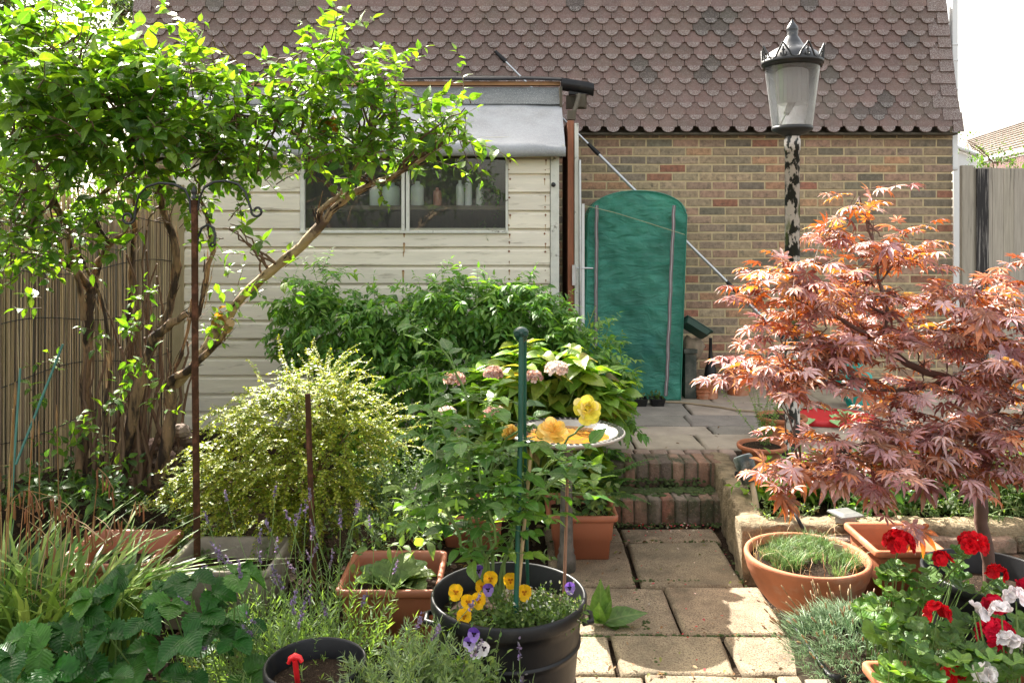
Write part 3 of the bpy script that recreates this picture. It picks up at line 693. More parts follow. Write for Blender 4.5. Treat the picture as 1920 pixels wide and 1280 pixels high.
ga = empty('white_outbuilding', tuple(P(1812, 315, 13)), 'small white boarded gable with sloping bargeboard, peeping over the fence by the downpipe', 'outbuilding')
b = MB(); d = 13.0; b.add([Q(1788, 320, d), Q(1825, 320, d), Q(1825, 293, d), Q(1790, 278, d), Q(1788, 620, d), Q(1825, 620, d)], [(0, 1, 2, 3), (4, 5, 1, 0)])
b.add([Q(1825, 320, d), Q(1845, 316, 15), Q(1845, 292, 15), Q(1825, 293, d)], [(0, 1, 2, 3)]); b.build('boarded_wall', M['white'], ga)
b = MB(); b.tube([P(1780, 271, d - .05), P(1834, 291, d - .05)], .045, 4); b.build('bargeboard', M['white'], ga)
# ================================================================ LAMP POST
def lampmat():
    m, n, out = newmat('flaking_post_paint'); b = N(n, 'BsdfPrincipled', i_Roughness=.5); tc = N(n, 'TexCoord')
    mp = N(n, 'Mapping'); mp.inputs['Scale'].default_value = (1.6, 1.6, .8); n.links.new(tc.outputs['Object'], mp.inputs[0])
    a = N(n, 'TexNoise', i_Scale=13.0, i_Detail=5.0, i_Roughness=.6); n.links.new(mp.outputs[0], a.inputs['Vector'])
    c = mixc(n, 'MIX', ramp(n, a.outputs[0], .49, .53), (.02, .022, .02), (.62, .57, .53))
    g = N(n, 'TexNoise', i_Scale=7.0, i_Detail=4.0); n.links.new(mp.outputs[0], g.inputs['Vector'])
    c = mixc(n, 'MIX', ramp(n, g.outputs[0], .54, .66), c, (.11, .15, .04))
    n.links.new(c, b.inputs['Base Color']); bp = N(n, 'Bump', i_Strength=.5, i_Distance=.004); n.links.new(a.outputs[0], bp.inputs['Height']); n.links.new(bp.outputs[0], b.inputs['Normal'])
    n.links.new(b.outputs[0], out.inputs[0]); return m
LX, LY = sx(1485.5, 5.2), 5.2; k_ = 5.2 / F; lz = lambda py: sz(py, 5.2)
lp = empty('lamp_post', (LX, LY, ZP), 'old lantern post with flaking black, white and mossy paint and a clear tapered lantern', 'lamp post')
b = MB(); b.lathe([(.075, ZP), (.075, ZP + .03), (.055, ZP + .06), (.046, ZP + .1), (.045, lz(283)), (.049, lz(283)), (.05, lz(262)), (.042, lz(258)), (.05, lz(250))], (LX, LY, 0), 28, cap0=True)
b.build('post', lampmat(), lp)
b = MB(); b.lathe([(.045, lz(256)), (.09, lz(250)), (.122, lz(245)), (.126, lz(240)), (.118, lz(237)), (.02, lz(237))], (LX, LY, 0), 32); la = b.build('lantern', M['iron'], lp)
b = MB(); b.lathe([(.121, lz(238)), (.168, lz(124))], (LX, LY, 0), 40); b.lathe([(.118, lz(238)), (.165, lz(124))], (LX, LY, 0), 40); b.build('glass', M['glasslamp'], la)
b = MB(); b.lathe([(.165, lz(121)), (.178, lz(128)), (.180, lz(118)), (.172, lz(112)), (.15, lz(101)), (.11, lz(93)), (.075, lz(88)), (.058, lz(80)), (.04, lz(71)), (.03, lz(67)), (.034, lz(64)), (.030, lz(62)), (.036, lz(57)), (.036, lz(54)), (.028, lz(49)), (.014, lz(43)), (.008, lz(40)), (.006, lz(37))], (LX, LY, 0), 36, cap1=True)
b.build('cap', surf('lantern_black', (.035, .037, .042), .32, .3, 20, dirt=(.16, .15, .14), dscale=12, dlo=.6, dhi=.75, bump=.15), la)
b = MB()
for q in range(8):
    a0 = q * math.pi / 4 + .18; R_ = .183
    def cp(da, zz, r=R_): return Vector((LX + r * math.cos(a0 + da), LY + r * math.sin(a0 + da), zz))
    z0, h = lz(118), .095
    for s_ in (-1, 1):
        b.tube([cp(s_ * .37, z0 + .005), cp(s_ * .27, z0 + .012), cp(s_ * .2, z0 + .04), cp(s_ * .09, z0 + h * .72, R_ + .005), cp(0, z0 + h, R_ + .01)], .006, 5)
        b.tube([cp(0, z0 + .01), cp(s_ * .07, z0 + .018), cp(s_ * .1, z0 + .035), cp(s_ * .06, z0 + .03)], .005, 5)
        b.tube([cp(0, z0 + .045), cp(s_ * .045, z0 + .053)], .005, 5)
    b.tube([cp(0, z0), cp(0, z0 + .07, R_ + .004)], .0055, 5)
b.lathe([(.179, lz(122)), (.187, lz(122)), (.187, lz(115)), (.18, lz(114))], (LX, LY, 0), 40)
b.build('crown_frill', M['iron'], la)
b = MB(); b.lathe([(.088, lz(196)), (.093, lz(188)), (.093, lz(133)), (.075, lz(130)), (.0, lz(130))], (LX, LY, 0), 40)
for q in range(20):
    a = q * math.pi / 10; b.tube([(LX + .093 * math.cos(a), LY + .093 * math.sin(a), lz(192)), (LX + .093 * math.cos(a), LY + .093 * math.sin(a), lz(134))], .004, 4)
b.build('inner_shade', surf('ribbed_plastic', (.85, .83, .82), .3, .05, 5, bump=0, trans=.6), la)
b = MB(); b.tube([P(1487, 190, 5.2), P(1481, 200, 5.19), P(1474, 214, 5.18)], [.021, .021, .018], 14); b.tube([P(1474, 214, 5.18), P(1467, 226, 5.2), P(1462, 238, 5.2)], .004, 5)
b.build('bulb_holder', surf('bulb_holder', (.7, .66, .6), .5), la)

def rrect(cx, cy, hx, hy, r, z, rot=0, n=4):
    pts = []; r = min(r, hx * .999, hy * .999)
    for q, (sx_, sy_) in enumerate(((1, 1), (-1, 1), (-1, -1), (1, -1))):
        for k in range(n + 1):
            a = math.pi / 2 * (q + k / n); x = sx_ * (hx - r) + r * math.cos(a); y = sy_ * (hy - r) + r * math.sin(a)
            pts.append((cx + x * math.cos(rot) - y * math.sin(rot), cy + x * math.sin(rot) + y * math.cos(rot), z))
    return pts
def pot_round(name, c, Rr, Rb, h, mat, lab, cat='pot', lip=.02, liph=.03, soil=.03, rings=(), wall=.012, group=None, parts=None, rot=0, soilmat='soil', dome=.01):
    e = empty(name, c, lab, cat, group); b = MB(); pr = [(Rb * .6, 0), (Rb, 0), (Rb, .003)]
    f = lambda z: Rb + (Rr - lip - Rb) * (z / h)
    for q in range(1, 13):
        z = (h - liph) * q / 13
        pr.append((f(z), z))
    for zr in rings:
        pr += [(f(zr - .008), zr - .008), (f(zr) + .007, zr - .004), (f(zr) + .007, zr + .004), (f(zr + .008), zr + .008)]
    pr = pr[:3] + sorted(pr[3:], key=lambda t: t[1])
    pr += [(f(h - liph), h - liph), (Rr - .003, h - liph + .004), (Rr, h - liph + .012), (Rr, h - .006), (Rr - .004, h), (Rr - wall, h), (Rr - wall - .003, h - .006), (f(h - soil - .04) - wall, h - soil - .04)]
    b.lathe(pr, c, 44, cap0=True); bo = b.build('body', mat, e)
    b = MB(); rr = f(h - soil) - wall + .002; b.lathe([(rr, h - soil), (rr * .7, h - soil + dome * .7 + .004), (rr * .35, h - soil + dome), (0.001, h - soil + dome)], c, 28)
    b.build('soil', M[soilmat], e); return e
# ================================================================ MINI GREENHOUSE
def coverm(name='green_woven_cover'):
    m, n, out = newmat(name); b = N(n, 'BsdfPrincipled', i_Roughness=.24); tc = N(n, 'TexCoord')
    br = N(n, 'TexBrick', i_Scale=1.0); br.offset = 0; br.inputs['Mortar Size'].default_value = .0011; br.inputs['Brick Width'].default_value = .0095; br.inputs['Row Height'].default_value = .0095
    mp = N(n, 'Mapping'); mp.inputs['Rotation'].default_value = (math.radians(90), 0, 0); n.links.new(tc.outputs['Object'], mp.inputs[0]); n.links.new(mp.outputs[0], br.inputs['Vector'])
    br.inputs['Color1'].default_value = (.036, .27, .19, 1); br.inputs['Color2'].default_value = (.044, .31, .22, 1); br.inputs['Mortar'].default_value = (.20, .58, .48, 1)
    no = N(n, 'TexNoise', i_Scale=3.5, i_Detail=4.0); n.links.new(tc.outputs['Object'], no.inputs['Vector'])
    c = mixc(n, 'MULTIPLY', 1.0, br.outputs[0], ramp(n, no.outputs[0], .3, .7, (.65,) * 3, (1.35,) * 3))
    n.links.new(c, b.inputs['Base Color'])
    mw = N(n, 'Mapping'); mw.inputs['Scale'].default_value = (1.6, 1, 4.2); mw.inputs['Rotation'].default_value = (0, .18, 0); n.links.new(tc.outputs['Object'], mw.inputs[0])
    w2 = N(n, 'TexNoise', i_Scale=3.6, i_Detail=7.0, i_Roughness=.6, i_Distortion=1.6); n.links.new(mw.outputs[0], w2.inputs['Vector'])
    bp = N(n, 'Bump', i_Strength=1.0, i_Distance=.045); n.links.new(w2.outputs[0], bp.inputs['Height']); n.links.new(bp.outputs[0], b.inputs['Normal'])
    t = N(n, 'BsdfTranslucent'); n.links.new(c, t.inputs[0]); ms = N(n, 'MixShader', i_0=.4); n.links.new(b.outputs[0], ms.inputs[1]); n.links.new(t.outputs[0], ms.inputs[2])
    tp = N(n, 'BsdfTransparent'); tp.inputs[0].default_value = (.35, .9, .75, 1); m3 = N(n, 'MixShader', i_0=.2); n.links.new(ms.outputs[0], m3.inputs[1]); n.links.new(tp.outputs[0], m3.inputs[2])
    n.links.new(m3.outputs[0], out.inputs[0]); return m
GY = 6.87; gl, gr = sx(1096, GY), sx(1280, GY); gm = (gl + gr) / 2; ghw = (gr - gl) / 2; zs0, za = sz(404, GY), sz(359, GY)
mg = empty('mini_greenhouse', (gm, GY + .18, ZP), 'arched mini greenhouse with green woven plastic cover and two zips, against the brick wall', 'greenhouse')
def arch(u): return zs0 + (za - zs0) * math.sqrt(max(0, 1 - abs(u) ** 2.15))
b = MB(); nu, nv = 44, 90; vs = []
for j in range(nv + 1):
    for i in range(nu + 1):
        u_ = -1 + 2 * i / nu; zt = arch(u_ * .985); zz = ZP + .006 + (zt - ZP) * j / nv; lean = (zz - ZP) * .035
        x = gm + u_ * (ghw + .006 * math.sin(zz * 9)) + lean - .02
        wr = .009 * math.sin(zz * 19 + 3.5 * math.sin(u_ * 1.9 + zz * 2.1) + u_ * 3) * math.sin(zz * 2.3 + u_ * 2) + .006 * math.sin(zz * 43 + 6 * math.sin(u_ * 1.7 - zz * 1.3)) * math.sin(u_ * 3 + zz * 5) + .012 * math.sin(u_ * 4 + zz * 3) + .006 * math.sin(u_ * 13 + zz * 29 + 2 * math.sin(zz * 7))
        vs.append((x, GY + wr * min(1, (1 - abs(u_)) * 5 + .15), zz))
b.add(vs, [(j * (nu + 1) + i, j * (nu + 1) + i + 1, (j + 1) * (nu + 1) + i + 1, (j + 1) * (nu + 1) + i) for j in range(nv) for i in range(nu)], smooth=True)
ol = [(gm - ghw - .02, ZP + .01)] + [(gm - ghw - .02 + (z_ - ZP) * .035, z_) for z_ in [ZP + .01 + q * (zs0 - ZP) / 8 for q in range(1, 9)]] + [(gm + u_ * ghw + .035, arch(u_)) for u_ in [-.97 + q * .0808 for q in range(1, 24)]] + [(gm + ghw - .02 + (z_ - ZP) * .035, z_) for z_ in [zs0 - q * (zs0 - ZP) / 8 for q in range(0, 9)]]
b.loft([[(x, GY + .004, z_) for x, z_ in ol], [(x, GY + .2, z_ + .004) for x, z_ in ol], [(x, GY + .42, z_) for x, z_ in ol]], False, 0, (1, 1, 1), True)
b.build('cover', coverm(), mg)
for px0, px1, nm in ((1119, 1117, 'a'), (1264, 1249, 'b')):
    b = MB(); pts = [(P(px0 + (px1 - px0) * q / 20 + U(-.8, .8), 385 + (742 - 385) * q / 20, GY - .022)) for q in range(21)]
    b.strip(pts, [.014] * 21, Vector((1, 0, 0)), 0, (1, 1, 1)); b.strip([p - Vector((0, .003, 0)) for p in pts], [.004] * 21, Vector((1, 0, 0)), 1); b.build('zip', [surf('zip_tape', (.16, .13, .14), .6, .2), surf('zip_teeth', (.4, .38, .38), .4)], mg)
b = MB()
b.tube([(x - .0, GY - .004, z_ + .004) for x, z_ in ol], .006, 6); b.build('piping', surf('cover_hem', (.03, .20, .14), .4), mg)
b = MB()
for x in (gl + .03, gr - .0):
    b.tube([(x - .015, GY + .03, ZP), (x + .03, GY + .03, zs0)], .009, 8); b.tube([(x - .01, GY + .4, ZP), (x + .03, GY + .4, zs0)], .009, 8)
b.build('frame', M['white'], mg)
for zz in (.62, 1.0, 1.38):
    b = MB()
    for q in range(5): b.tube([(gl + .03, GY + .05 + q * .085, zz), (gr - .01, GY + .05 + q * .085, zz)], .006, 5)
    for x in (gl + .03, gr - .01): b.tube([(x, GY + .04, zz), (x, GY + .40, zz)], .006, 5)
    b.build('shelf', M['white'], mg)
for px, zz, c_, r_, lab in ((1128, 1.008, (.35, .13, .07), .07, 'brown flowerpot dimly seen on the middle shelf inside the mini greenhouse'), (1215, .628, (.02, .16, .42), .075, 'blue flowerpot dimly seen on the bottom shelf inside the mini greenhouse'), (1112, .628, (.02, .30, .45), .06, 'small turquoise flowerpot at the left inside the mini greenhouse'), (1190, 1.388, (.55, .5, .4), .07, 'pale flowerpot dimly seen on the top shelf inside the mini greenhouse')):
    pot_round('flowerpot', (sx(px, 7.0), GY + .13, zz), r_, r_ * .75, r_ * 2.1, surf('pot_colour', c_, .5), lab, 'pot', lip=.006)
b = MB(); b.tube([P(1094, 385, 6.8), P(1150, 398, 6.83), P(1215, 418, 6.82), P(1284, 440, 6.84)], .0025, 5); b.build('tie_string', surf('string', (.4, .42, .25)), mg)

# things leaning between the shed door and the greenhouse
for px, lab, c in ((1088, 'bare galvanised tube leaning upright beside the open shed door', 6.22), (1093, 'thin white slotted upright rail standing against the greenhouse cover', 6.5)):
    b = MB()
    if px == 1088: b.tube([P(1089, 720, c), P(1087, 300, c)], .011, 8); o = b.build('metal_tube', M['alu'])
    else:
        b.box(sx(1091, c), sx(1096, c), c, c + .012, ZP, sz(382, c))
        o = b.build('slotted_rail', M['white'])
    tag(o, lab, 'tube' if px == 1088 else 'rail')

# ================================================================ TELESCOPIC POLE
tp = empty('telescopic_pole', G(1590, 742, ZP) + Vector((0, .0, 0)), 'long thin telescopic cleaning pole leaning diagonally across the brick wall', 'pole')
pa = Vector((sx(1592, 6.75), 6.75, ZP)); pb = P(935, 103, 7.15)
lerp = lambda t: pa.lerp(pb, t)
def tpx(px): return (1592 - px) / (1592 - 935)
b = MB(); b.tube([lerp(0.0), lerp(tpx(1385))], .015, 10); b.tube([lerp(tpx(1385)), lerp(tpx(1128))], .0125, 10); b.tube([lerp(tpx(1128)), lerp(1)], .0095, 10); b.build('tubes', M['alu'], tp)
for px in (1465, 1383, 1218, 1122, 940):
    b = MB(); b.tube([lerp(tpx(px + 9)), lerp(tpx(px + 4)), lerp(tpx(px - 12))], [.02, .02, .014], 10); b.build('collar', M['black'], tp)

# ================================================================ CLUTTER BY THE WALL
def trough(name, x0, x1, y0, y1, z0, h, mat, lab, group=None, taper=.045, lip=.016, rot=0, soil=.05, round_=.03, cat='planter'):
    cx, cy, hx, hy = (x0 + x1) / 2, (y0 + y1) / 2, (x1 - x0) / 2, (y1 - y0) / 2
    e = empty(name, (cx, cy, z0), lab, cat, group); b = MB()
    prof = [(taper + .01, 0), (taper, .004), (taper * .62 + lip * .5, h * .42), (taper * .55 + lip * .5 - .004, h * .44), (lip + .006, h - .045), (lip + .006, h - .036), (.003, h - .030), (0, h - .024), (0, h - .006), (.004, h), (.014, h), (.022, h - .006), (.026, h - .03), (taper * .5 + .024, h - soil - .03)]
    b.loft([rrect(cx, cy, hx - i_, hy - i_, max(.006, round_ - i_ * .4), z0 + z, rot) for i_, z in prof], True, 0, (1, 1, 1), True, True)
    b.build('body', mat, e); b = MB(); i_ = .034
    b.loft([rrect(cx, cy, hx - i_, hy - i_, round_, z0 + h - soil, rot), rrect(cx, cy, (hx - i_) * .5, (hy - i_) * .5, round_, z0 + h - soil + .012, rot)], True, 0, (1, 1, 1), True, False, True)
    b.build('soil', M['soil'], e); return e
b = MB(); b.box(sx(1284, 6.95), sx(1305, 6.95), 6.93, 7.2, ZP, sz(655, 6.93), ch=.004); b.box(sx(1282, 6.93), sx(1307, 6.93), 6.91, 7.22, sz(662, 6.93), sz(654, 6.93), ch=.003)
tag(b.build('compost_bin', surf('dark_green_bin', (.03, .04, .03), .6, .4, 8, dirt=(.10, .10, .08), dscale=8)), 'narrow dark green bin standing right against the greenhouse side', 'bin')
b = MB(); rings = []
for i in range(17):
    a = i / 16; rings.append([(sx(1281, 7.0) + .19 * a, 7.0 + (.07 * math.sin(a * math.pi) ** .5 + .01 * math.sin(a * 17 + q)) * math.cos(q * .52) , sz(652, 7.0) + .015 * math.sin(a * 9) + (.095 * math.sin(min(1, a + .1) * math.pi) ** .4 + .012 * math.sin(q * 2.1 + a * 13)) * math.sin(q * .52)) for q in range(12)])
b.loft(rings, True, 0, (1, 1, 1), True, True, True)
tag(b.build('burlap_sack', surf('burlap', (.27, .21, .15), .95, .3, 20, bump=.8, bscale=200)), 'crumpled tan burlap sack draped over the dark green bin', 'sack')
b = MB(); Mx = Matrix.Translation(P(1305, 612, 6.9)) @ Matrix.Rotation(math.radians(32), 4, 'Y') @ Matrix.Rotation(math.radians(-25), 4, 'X')
b.loft([[tuple(Mx @ Vector(p)) for p in rrect(0, 0, a_, c_, .02, z_)] for a_, c_, z_ in ((.105, .07, -.045), (.12, .085, .0), (.128, .093, .0), (.128, .093, .006), (.118, .083, .006), (.10, .065, -.035))], True, 0, (1, 1, 1), False, True, True)
tag(b.build('seed_tray', surf('dark_green_plastic', (.012, .05, .035), .4, .2)), 'dark green plastic tray tipped on its side on top of the burlap sack', 'tray')
p = G(1325, 746, ZP); pot_round('terracotta_pot', (p.x + .02, 6.98, ZP), .10, .075, .16, M['terra'], 'wide terracotta pot by the wall with a black watering cone standing in it', 'pot', soil=.02)
b = MB(); c = P(1330, 716, 6.98); b.lathe([(.055, 0), (.052, .04), (.045, .10), (.022, .15), (.016, .22), (.013, .34), (.016, .35), (.010, .35), (.008, .3)], (c.x + .01, 6.98, ZP + .15), 20, cap0=True)
tag(b.build('watering_cone', M['black']), 'black plastic cone with a long neck, upright in the wide terracotta pot', 'cone')
c = G(1321, 749, ZP); pot_round('terracotta_pot', (c.x, c.y + .06, ZP), .079, .058, .155, M['terra'], 'small ribbed terracotta flowerpot standing in front of the wide one, beside the greenhouse', 'pot', liph=.035, rings=(.03, .06, .09), lip=.008)
c = P(1380, 738, 7.1); pot_round('terracotta_pot', (sx(1384, 7.12), 7.12, ZP), .12, .09, .32, M['terra'], 'tall terracotta pot against the brick wall, just left of the maple leaves', 'pot', liph=.04)
for (px, w_, lab) in ((1190, .095, 'black seedling tray on the patio at the foot of the greenhouse, the left one'), (1231, .06, 'smaller black seedling tray on the patio, right by the greenhouse zip')):
    cx = sx(px, 6.7); e = empty('seedling_tray', (cx, 6.7, ZP), lab, 'tray', 'seedling trays by the greenhouse'); b = MB()
    b.loft([rrect(cx, 6.68, w_ - i_, .07 - i_, .01, ZP + z) for i_, z in ((.012, 0), (.002, .05), (0, .052), (0, .06), (.006, .06), (.012, .035))], True, 0, (1, 1, 1), False, True, True); b.build('tray', M['black'], e)
    L = LB(); 
    for q in range(26):
        o = Vector((cx + U(-w_, w_) * .8, 6.68 + U(-.05, .05), ZP + U(.04, .09))); L.add(T_SM, o, rv() + Vector((0, 0, .8)), rv(.5) + Vector((0, 0, 1)), U(.03, .055), tint((.10, .17, .04), .3))
    L.build('seedlings', M['leafsoft'], e)
b = MB(); b.tube([G(1247, 753, ZP + .012), G(1275, 754, ZP + .012), G(1310, 758, ZP + .012), G(1350, 763, ZP + .012), G(1385, 769, ZP + .012), G(1425, 771, ZP + .012)], .008, 6)
tag(b.build('cane', surf('tan_cane', (.36, .27, .17), .6)), 'thin tan cane lying across the patio slabs from the greenhouse', 'cane')
# red leaf-print mat and teal bag behind the maple
mt = empty('printed_mat', G(1540, 786, ZP), 'red mat printed with pale green leaf shapes, on the patio behind the lamp post', 'mat')
cx, cy = sx(1548, 6.15), 6.15; b = MB(); n = 40
b.loft([[(cx + .36 * a * math.cos(q * 2 * math.pi / n), cy + .24 * a * math.sin(q * 2 * math.pi / n), ZP + z) for q in range(n)] for a, z in ((1, .005), (1.02, .02), (1, .035), (.9, .045), (.5, .05))], True, 0, (1, 1, 1), True, False, True); b.build('mat', surf('red_fabric', (.55, .015, .02), .6, .12), mt)
L = LB()
for q in range(17): a = q * .37 * math.pi; r_ = .08 + .22 * (q % 5) / 5; L.add(T_OV, (cx + 1.25 * r_ * math.cos(a), cy + .8 * r_ * math.sin(a), ZP + .052), (math.cos(a), math.sin(a) * .6, 0), (0, 0, 1), .13, (.30, .50, .20), 1.2)
L.build('leaf_print', surf('print_green', (1, 1, 1), .6, .1, attr=True), mt)
b = MB(); rings = []; c0 = P(1612, 738, 6.6); 
for j in range(10):
    t = j / 9; rings.append([(c0.x + (.13 * math.sin(math.pi * (t * .8 + .15)) + .03 * math.sin(q * 2 + j * 1.3)) * math.cos(q * .42) - .06 * t, 6.6 + (.10 + .02 * math.sin(q * 3 + j)) * math.sin(q * .42), ZP + .38 * t) for q in range(15)])
b.loft(rings, True, 0, (1, 1, 1), False, True, True); tag(b.build('crumpled_bag', surf('teal_plastic', (.015, .36, .30), .3, .3)), 'crumpled teal plastic bag standing on the patio, glimpsed through the maple', 'bag')
# patio pots
pot_round('shallow_pot', (sx(1432, 4.93), 4.97, ZP), .145, .10, .13, M['terra'], 'shallow terracotta pot with moss on the soil, in front of the lamp post', 'pot', liph=.03, soil=.015)
pot_round('shallow_pot', (sx(1471, 5.55), 5.6, ZP), .165, .12, .16, M['terra'], 'terracotta pot of bare soil just behind the lamp post', 'pot', liph=.03, soil=.02)
b = MB(); c = Vector((sx(1400, 4.72), 4.74, ZP)); b.lathe([(.05, 0), (.06, .008), (.062, .022), (.055, .022), (.05, .012), (0.001, .012)], c, 24, cap0=True)
tag(b.build('saucer', M['black']), 'small black plastic saucer on the patio corner behind the spotlight', 'saucer')
sp_ = empty('garden_spotlight', P(1420, 938, 4.2), 'dark green cylindrical garden spotlight tilted on a pale peg, behind the retaining wall', 'spotlight')
b = MB(); a0, a1 = P(1392, 856, 4.28), P(1410, 905, 4.22); ax = (a1 - a0).normalized()
b.tube([a0, a0 + ax * .006, a1 - ax * .01, a1], [.048, .051, .049, .043], 26); b.build('housing', surf('spot_green', (.02, .032, .028), .3, .3, 15, dirt=(.12, .12, .1), dscale=12), sp_)
b = MB(); b.tube([a0 - ax * .004, a0 + ax * .002], .044, 26); b.build('lens', surf('spot_lens', (.55, .6, .62), .15), sp_)
b = MB(); b.tube([a1 - ax * .005, P(1414, 925, 4.2), P(1419, 952, 4.2)], .014, 10); b.build('peg', surf('beige_peg', (.50, .42, .30), .5), sp_)
dc = empty('deck_light', P(1585, 966, 4.0), 'small square grey solar cap on a short round base, on top of the retaining wall', 'light')
b = MB(); c = Vector((sx(1585, 4.0), 4.0, .268)); b.lathe([(.048, 0), (.046, .03)], c, 20, cap1=True); b.build('base', surf('grey_base', (.25, .24, .21), .5), dc)
b = MB(); b.loft([rrect(c.x, c.y, a, a, .01, .298 + z, .3) for a, z in ((.04, 0), (.062, .006), (.06, .012), (.035, .02))], True, 0, (1, 1, 1), False, True, True); b.build('solar_cap', surf('grey_cap', (.16, .16, .15), .4), dc)
b = MB(); b.tube([P(1462, 935, 4.13), P(1478, 958, 4.02), P(1493, 966, 3.93), P(1505, 990, 3.9), P(1515, 1015, 3.9), P(1520, 1060, 3.88)], .009, 8)
tag(b.build('black_hose', M['black']), 'thin black cable hanging over the retaining wall behind the grass bowl', 'cable')

# ================================================================ BIRD BATH
BX, BY, BZ = sx(1062, 4.08), 4.08, .684
bb = empty('bird_bath', (BX, BY, 0), 'round ceramic bird bath with black-dashed white rim on a slim dark pedestal', 'bird bath')
b = MB(); b.lathe([(.035, BZ - .085), (.09, BZ - .075), (.19, BZ - .045), (.265, BZ - .02), (.285, BZ - .012), (.288, BZ - .004), (.284, BZ + .001), (.27, BZ + .001), (.235, BZ - .006), (.222, BZ - .022), (.17, BZ - .04), (.08, BZ - .05), (.001, BZ - .052)], (BX, BY, 0), 64)
bw = b.build('bowl', surf('glazed_ceramic', (.36, .34, .31), .3, .2, 12, dirt=(.30, .26, .2), dscale=7, dlo=.55, dhi=.8, bump=.15), bb)
b = MB()
for q in range(60):
    a = q * 2 * math.pi / 60; ca, sa = math.cos(a), math.sin(a)
    vs = []
    for r_, t in ((.250, -.023), (.280, -.023), (.280, .023), (.250, .023)):
        vs.append((BX + r_ * math.cos(a + t * 1.5 + (.02 if r_ > .27 else 0)), BY + r_ * math.sin(a + t * 1.5 + (.02 if r_ > .27 else 0)), BZ + (.004 if r_ > .27 else .001)))
    b.add(vs, [(0, 1, 2, 3)])
for s_ in range(7):
    a = 1.9 + s_ * .16; b.tube([(BX + r_ * math.cos(a + (r_ - .12) * 5), BY + r_ * math.sin(a + (r_ - .12) * 5), BZ - .018 + (r_ - .2) * .2) for r_ in (.19, .205, .22)], .003, 4)
b.build('rim_pattern', surf('black_glaze', (.015, .015, .018), .3), bw)
b = MB(); b.lathe([(.212, BZ - .026), (.1, BZ - .0258), (.001, BZ - .0258)], (BX, BY, 0), 48)
m, n, out = newmat('shallow_amber_water'); pr = N(n, 'BsdfPrincipled', i_Roughness=.06); tc = N(n, 'TexCoord'); no = N(n, 'TexNoise', i_Scale=11.0, i_Detail=5.0, i_Distortion=1.5); n.links.new(tc.outputs['Object'], no.inputs[0])
n.links.new(ramp(n, no.outputs[0], .42, .6, (.42, .17, .02), (.20, .11, .04)), pr.inputs['Base Color']); bp = N(n, 'Bump', i_Strength=.15, i_Distance=.01); n.links.new(no.outputs[0], bp.inputs['Height']); n.links.new(bp.outputs[0], pr.inputs['Normal']); n.links.new(pr.outputs[0], out.inputs[0])
b.build('water', m, bb)
b = MB(); b.lathe([(.043, 0), (.047, .01), (.045, .07), (.037, .085), (.040, .10), (.034, .115), (.029, .35), (.028, .55), (.034, .59), (.04, BZ - .08)], (BX, BY, 0), 28, cap0=True)
b.build('pedestal', surf('dark_pedestal', (.13, .115, .10), .6, .3, 20, dirt=(.05, .05, .04), dscale=12, bump=.5), bb)

# ================================================================ POTS AND PLANTERS
BPX, BPY = sx(954, 2.8), 2.8
bp_ = pot_round('black_pot', (BPX, BPY, 0), .262, .205, .45, M['black'], 'big round black pot with side handles, holding rose and pansies', 'pot', lip=.012, liph=.05, soil=.075, rings=(.15, .30), wall=.01)
for s_ in (-1, 1):
    b = MB(); c = Vector((BPX + s_ * .245, BPY - .02, .375)); b.tube([c + Vector((0, -.045, 0)), c + Vector((s_ * .03, -.03, 0)), c + Vector((s_ * .03, .03, 0)), c + Vector((0, .045, 0))], .009, 8); b.build('handle', M['black'], bp_)
pot_round('black_pot', (sx(592, 2.45), 2.45, 0), .15, .12, .40, M['black'], 'round black pot of dark soil with a red peg, left of the pansy pot', 'pot', lip=.008, liph=.04, soil=.06, wall=.008)
pot_round('black_pot', (sx(775, 2.34), 2.34, 0), .155, .12, .37, M['black'], 'round black pot at the bottom edge holding the tufty flowerless lavender', 'pot', lip=.008, liph=.04, soil=.05, wall=.008)
trough('terracotta_planter', -1.95, -1.535, 3.5, 3.92, .0, .26, M['terraplastic'], 'square terracotta planter among the long grasses on the left', 'square terracotta planters', soil=.1)
trough('concrete_planter', -1.475, -1.01, 3.45, 3.86, .0, .25, M['stone'], 'mossy square concrete planter with the rusty hooked pole standing in it', None, lip=.004, taper=.02, soil=.09)
trough('terracotta_planter', -.70, -.285, 3.27, 3.69, .0, .25, M['terraplastic'], 'square terracotta planter with a crinkled primrose, left of the pansy pot', 'square terracotta planters', soil=.09)
trough('terracotta_planter', -.375, -.03, 4.16, 4.52, .0, .235, M['terraplastic'], 'square terracotta planter behind the rose stems, left of the bird bath pedestal', 'square terracotta planters')
trough('terracotta_planter', .175, .535, 4.16, 4.54, .0, .235, M['terraplastic'], 'square terracotta planter with ivy, standing on the path right of the bird bath pedestal', 'square terracotta planters')
trough('terracotta_planter', 1.55, 1.86, 3.54, 3.90, .0, .30, M['terra'], 'square terracotta planter behind the tallest red geranium, beside the grass bowl', 'square terracotta planters', soil=.12, round_=.02)
trough('terracotta_planter', 1.10, 1.62, 2.30, 2.63, .0, .31, M['terra'], 'terracotta trough at the bottom edge holding the nearest geraniums', 'square terracotta planters', round_=.02)
trough('black_planter', 1.035, 1.40, 2.72, 3.16, .0, .21, M['black'], 'square black planter brimming with grey-green dianthus', None, lip=.006, taper=.03)
GBX, GBY = sx(1513, 3.6), 3.6
e = empty('terracotta_bowl', (GBX, GBY, 0), 'wide shallow terracotta bowl with tufts of fine grass, at the foot of the retaining wall', 'bowl'); b = MB()
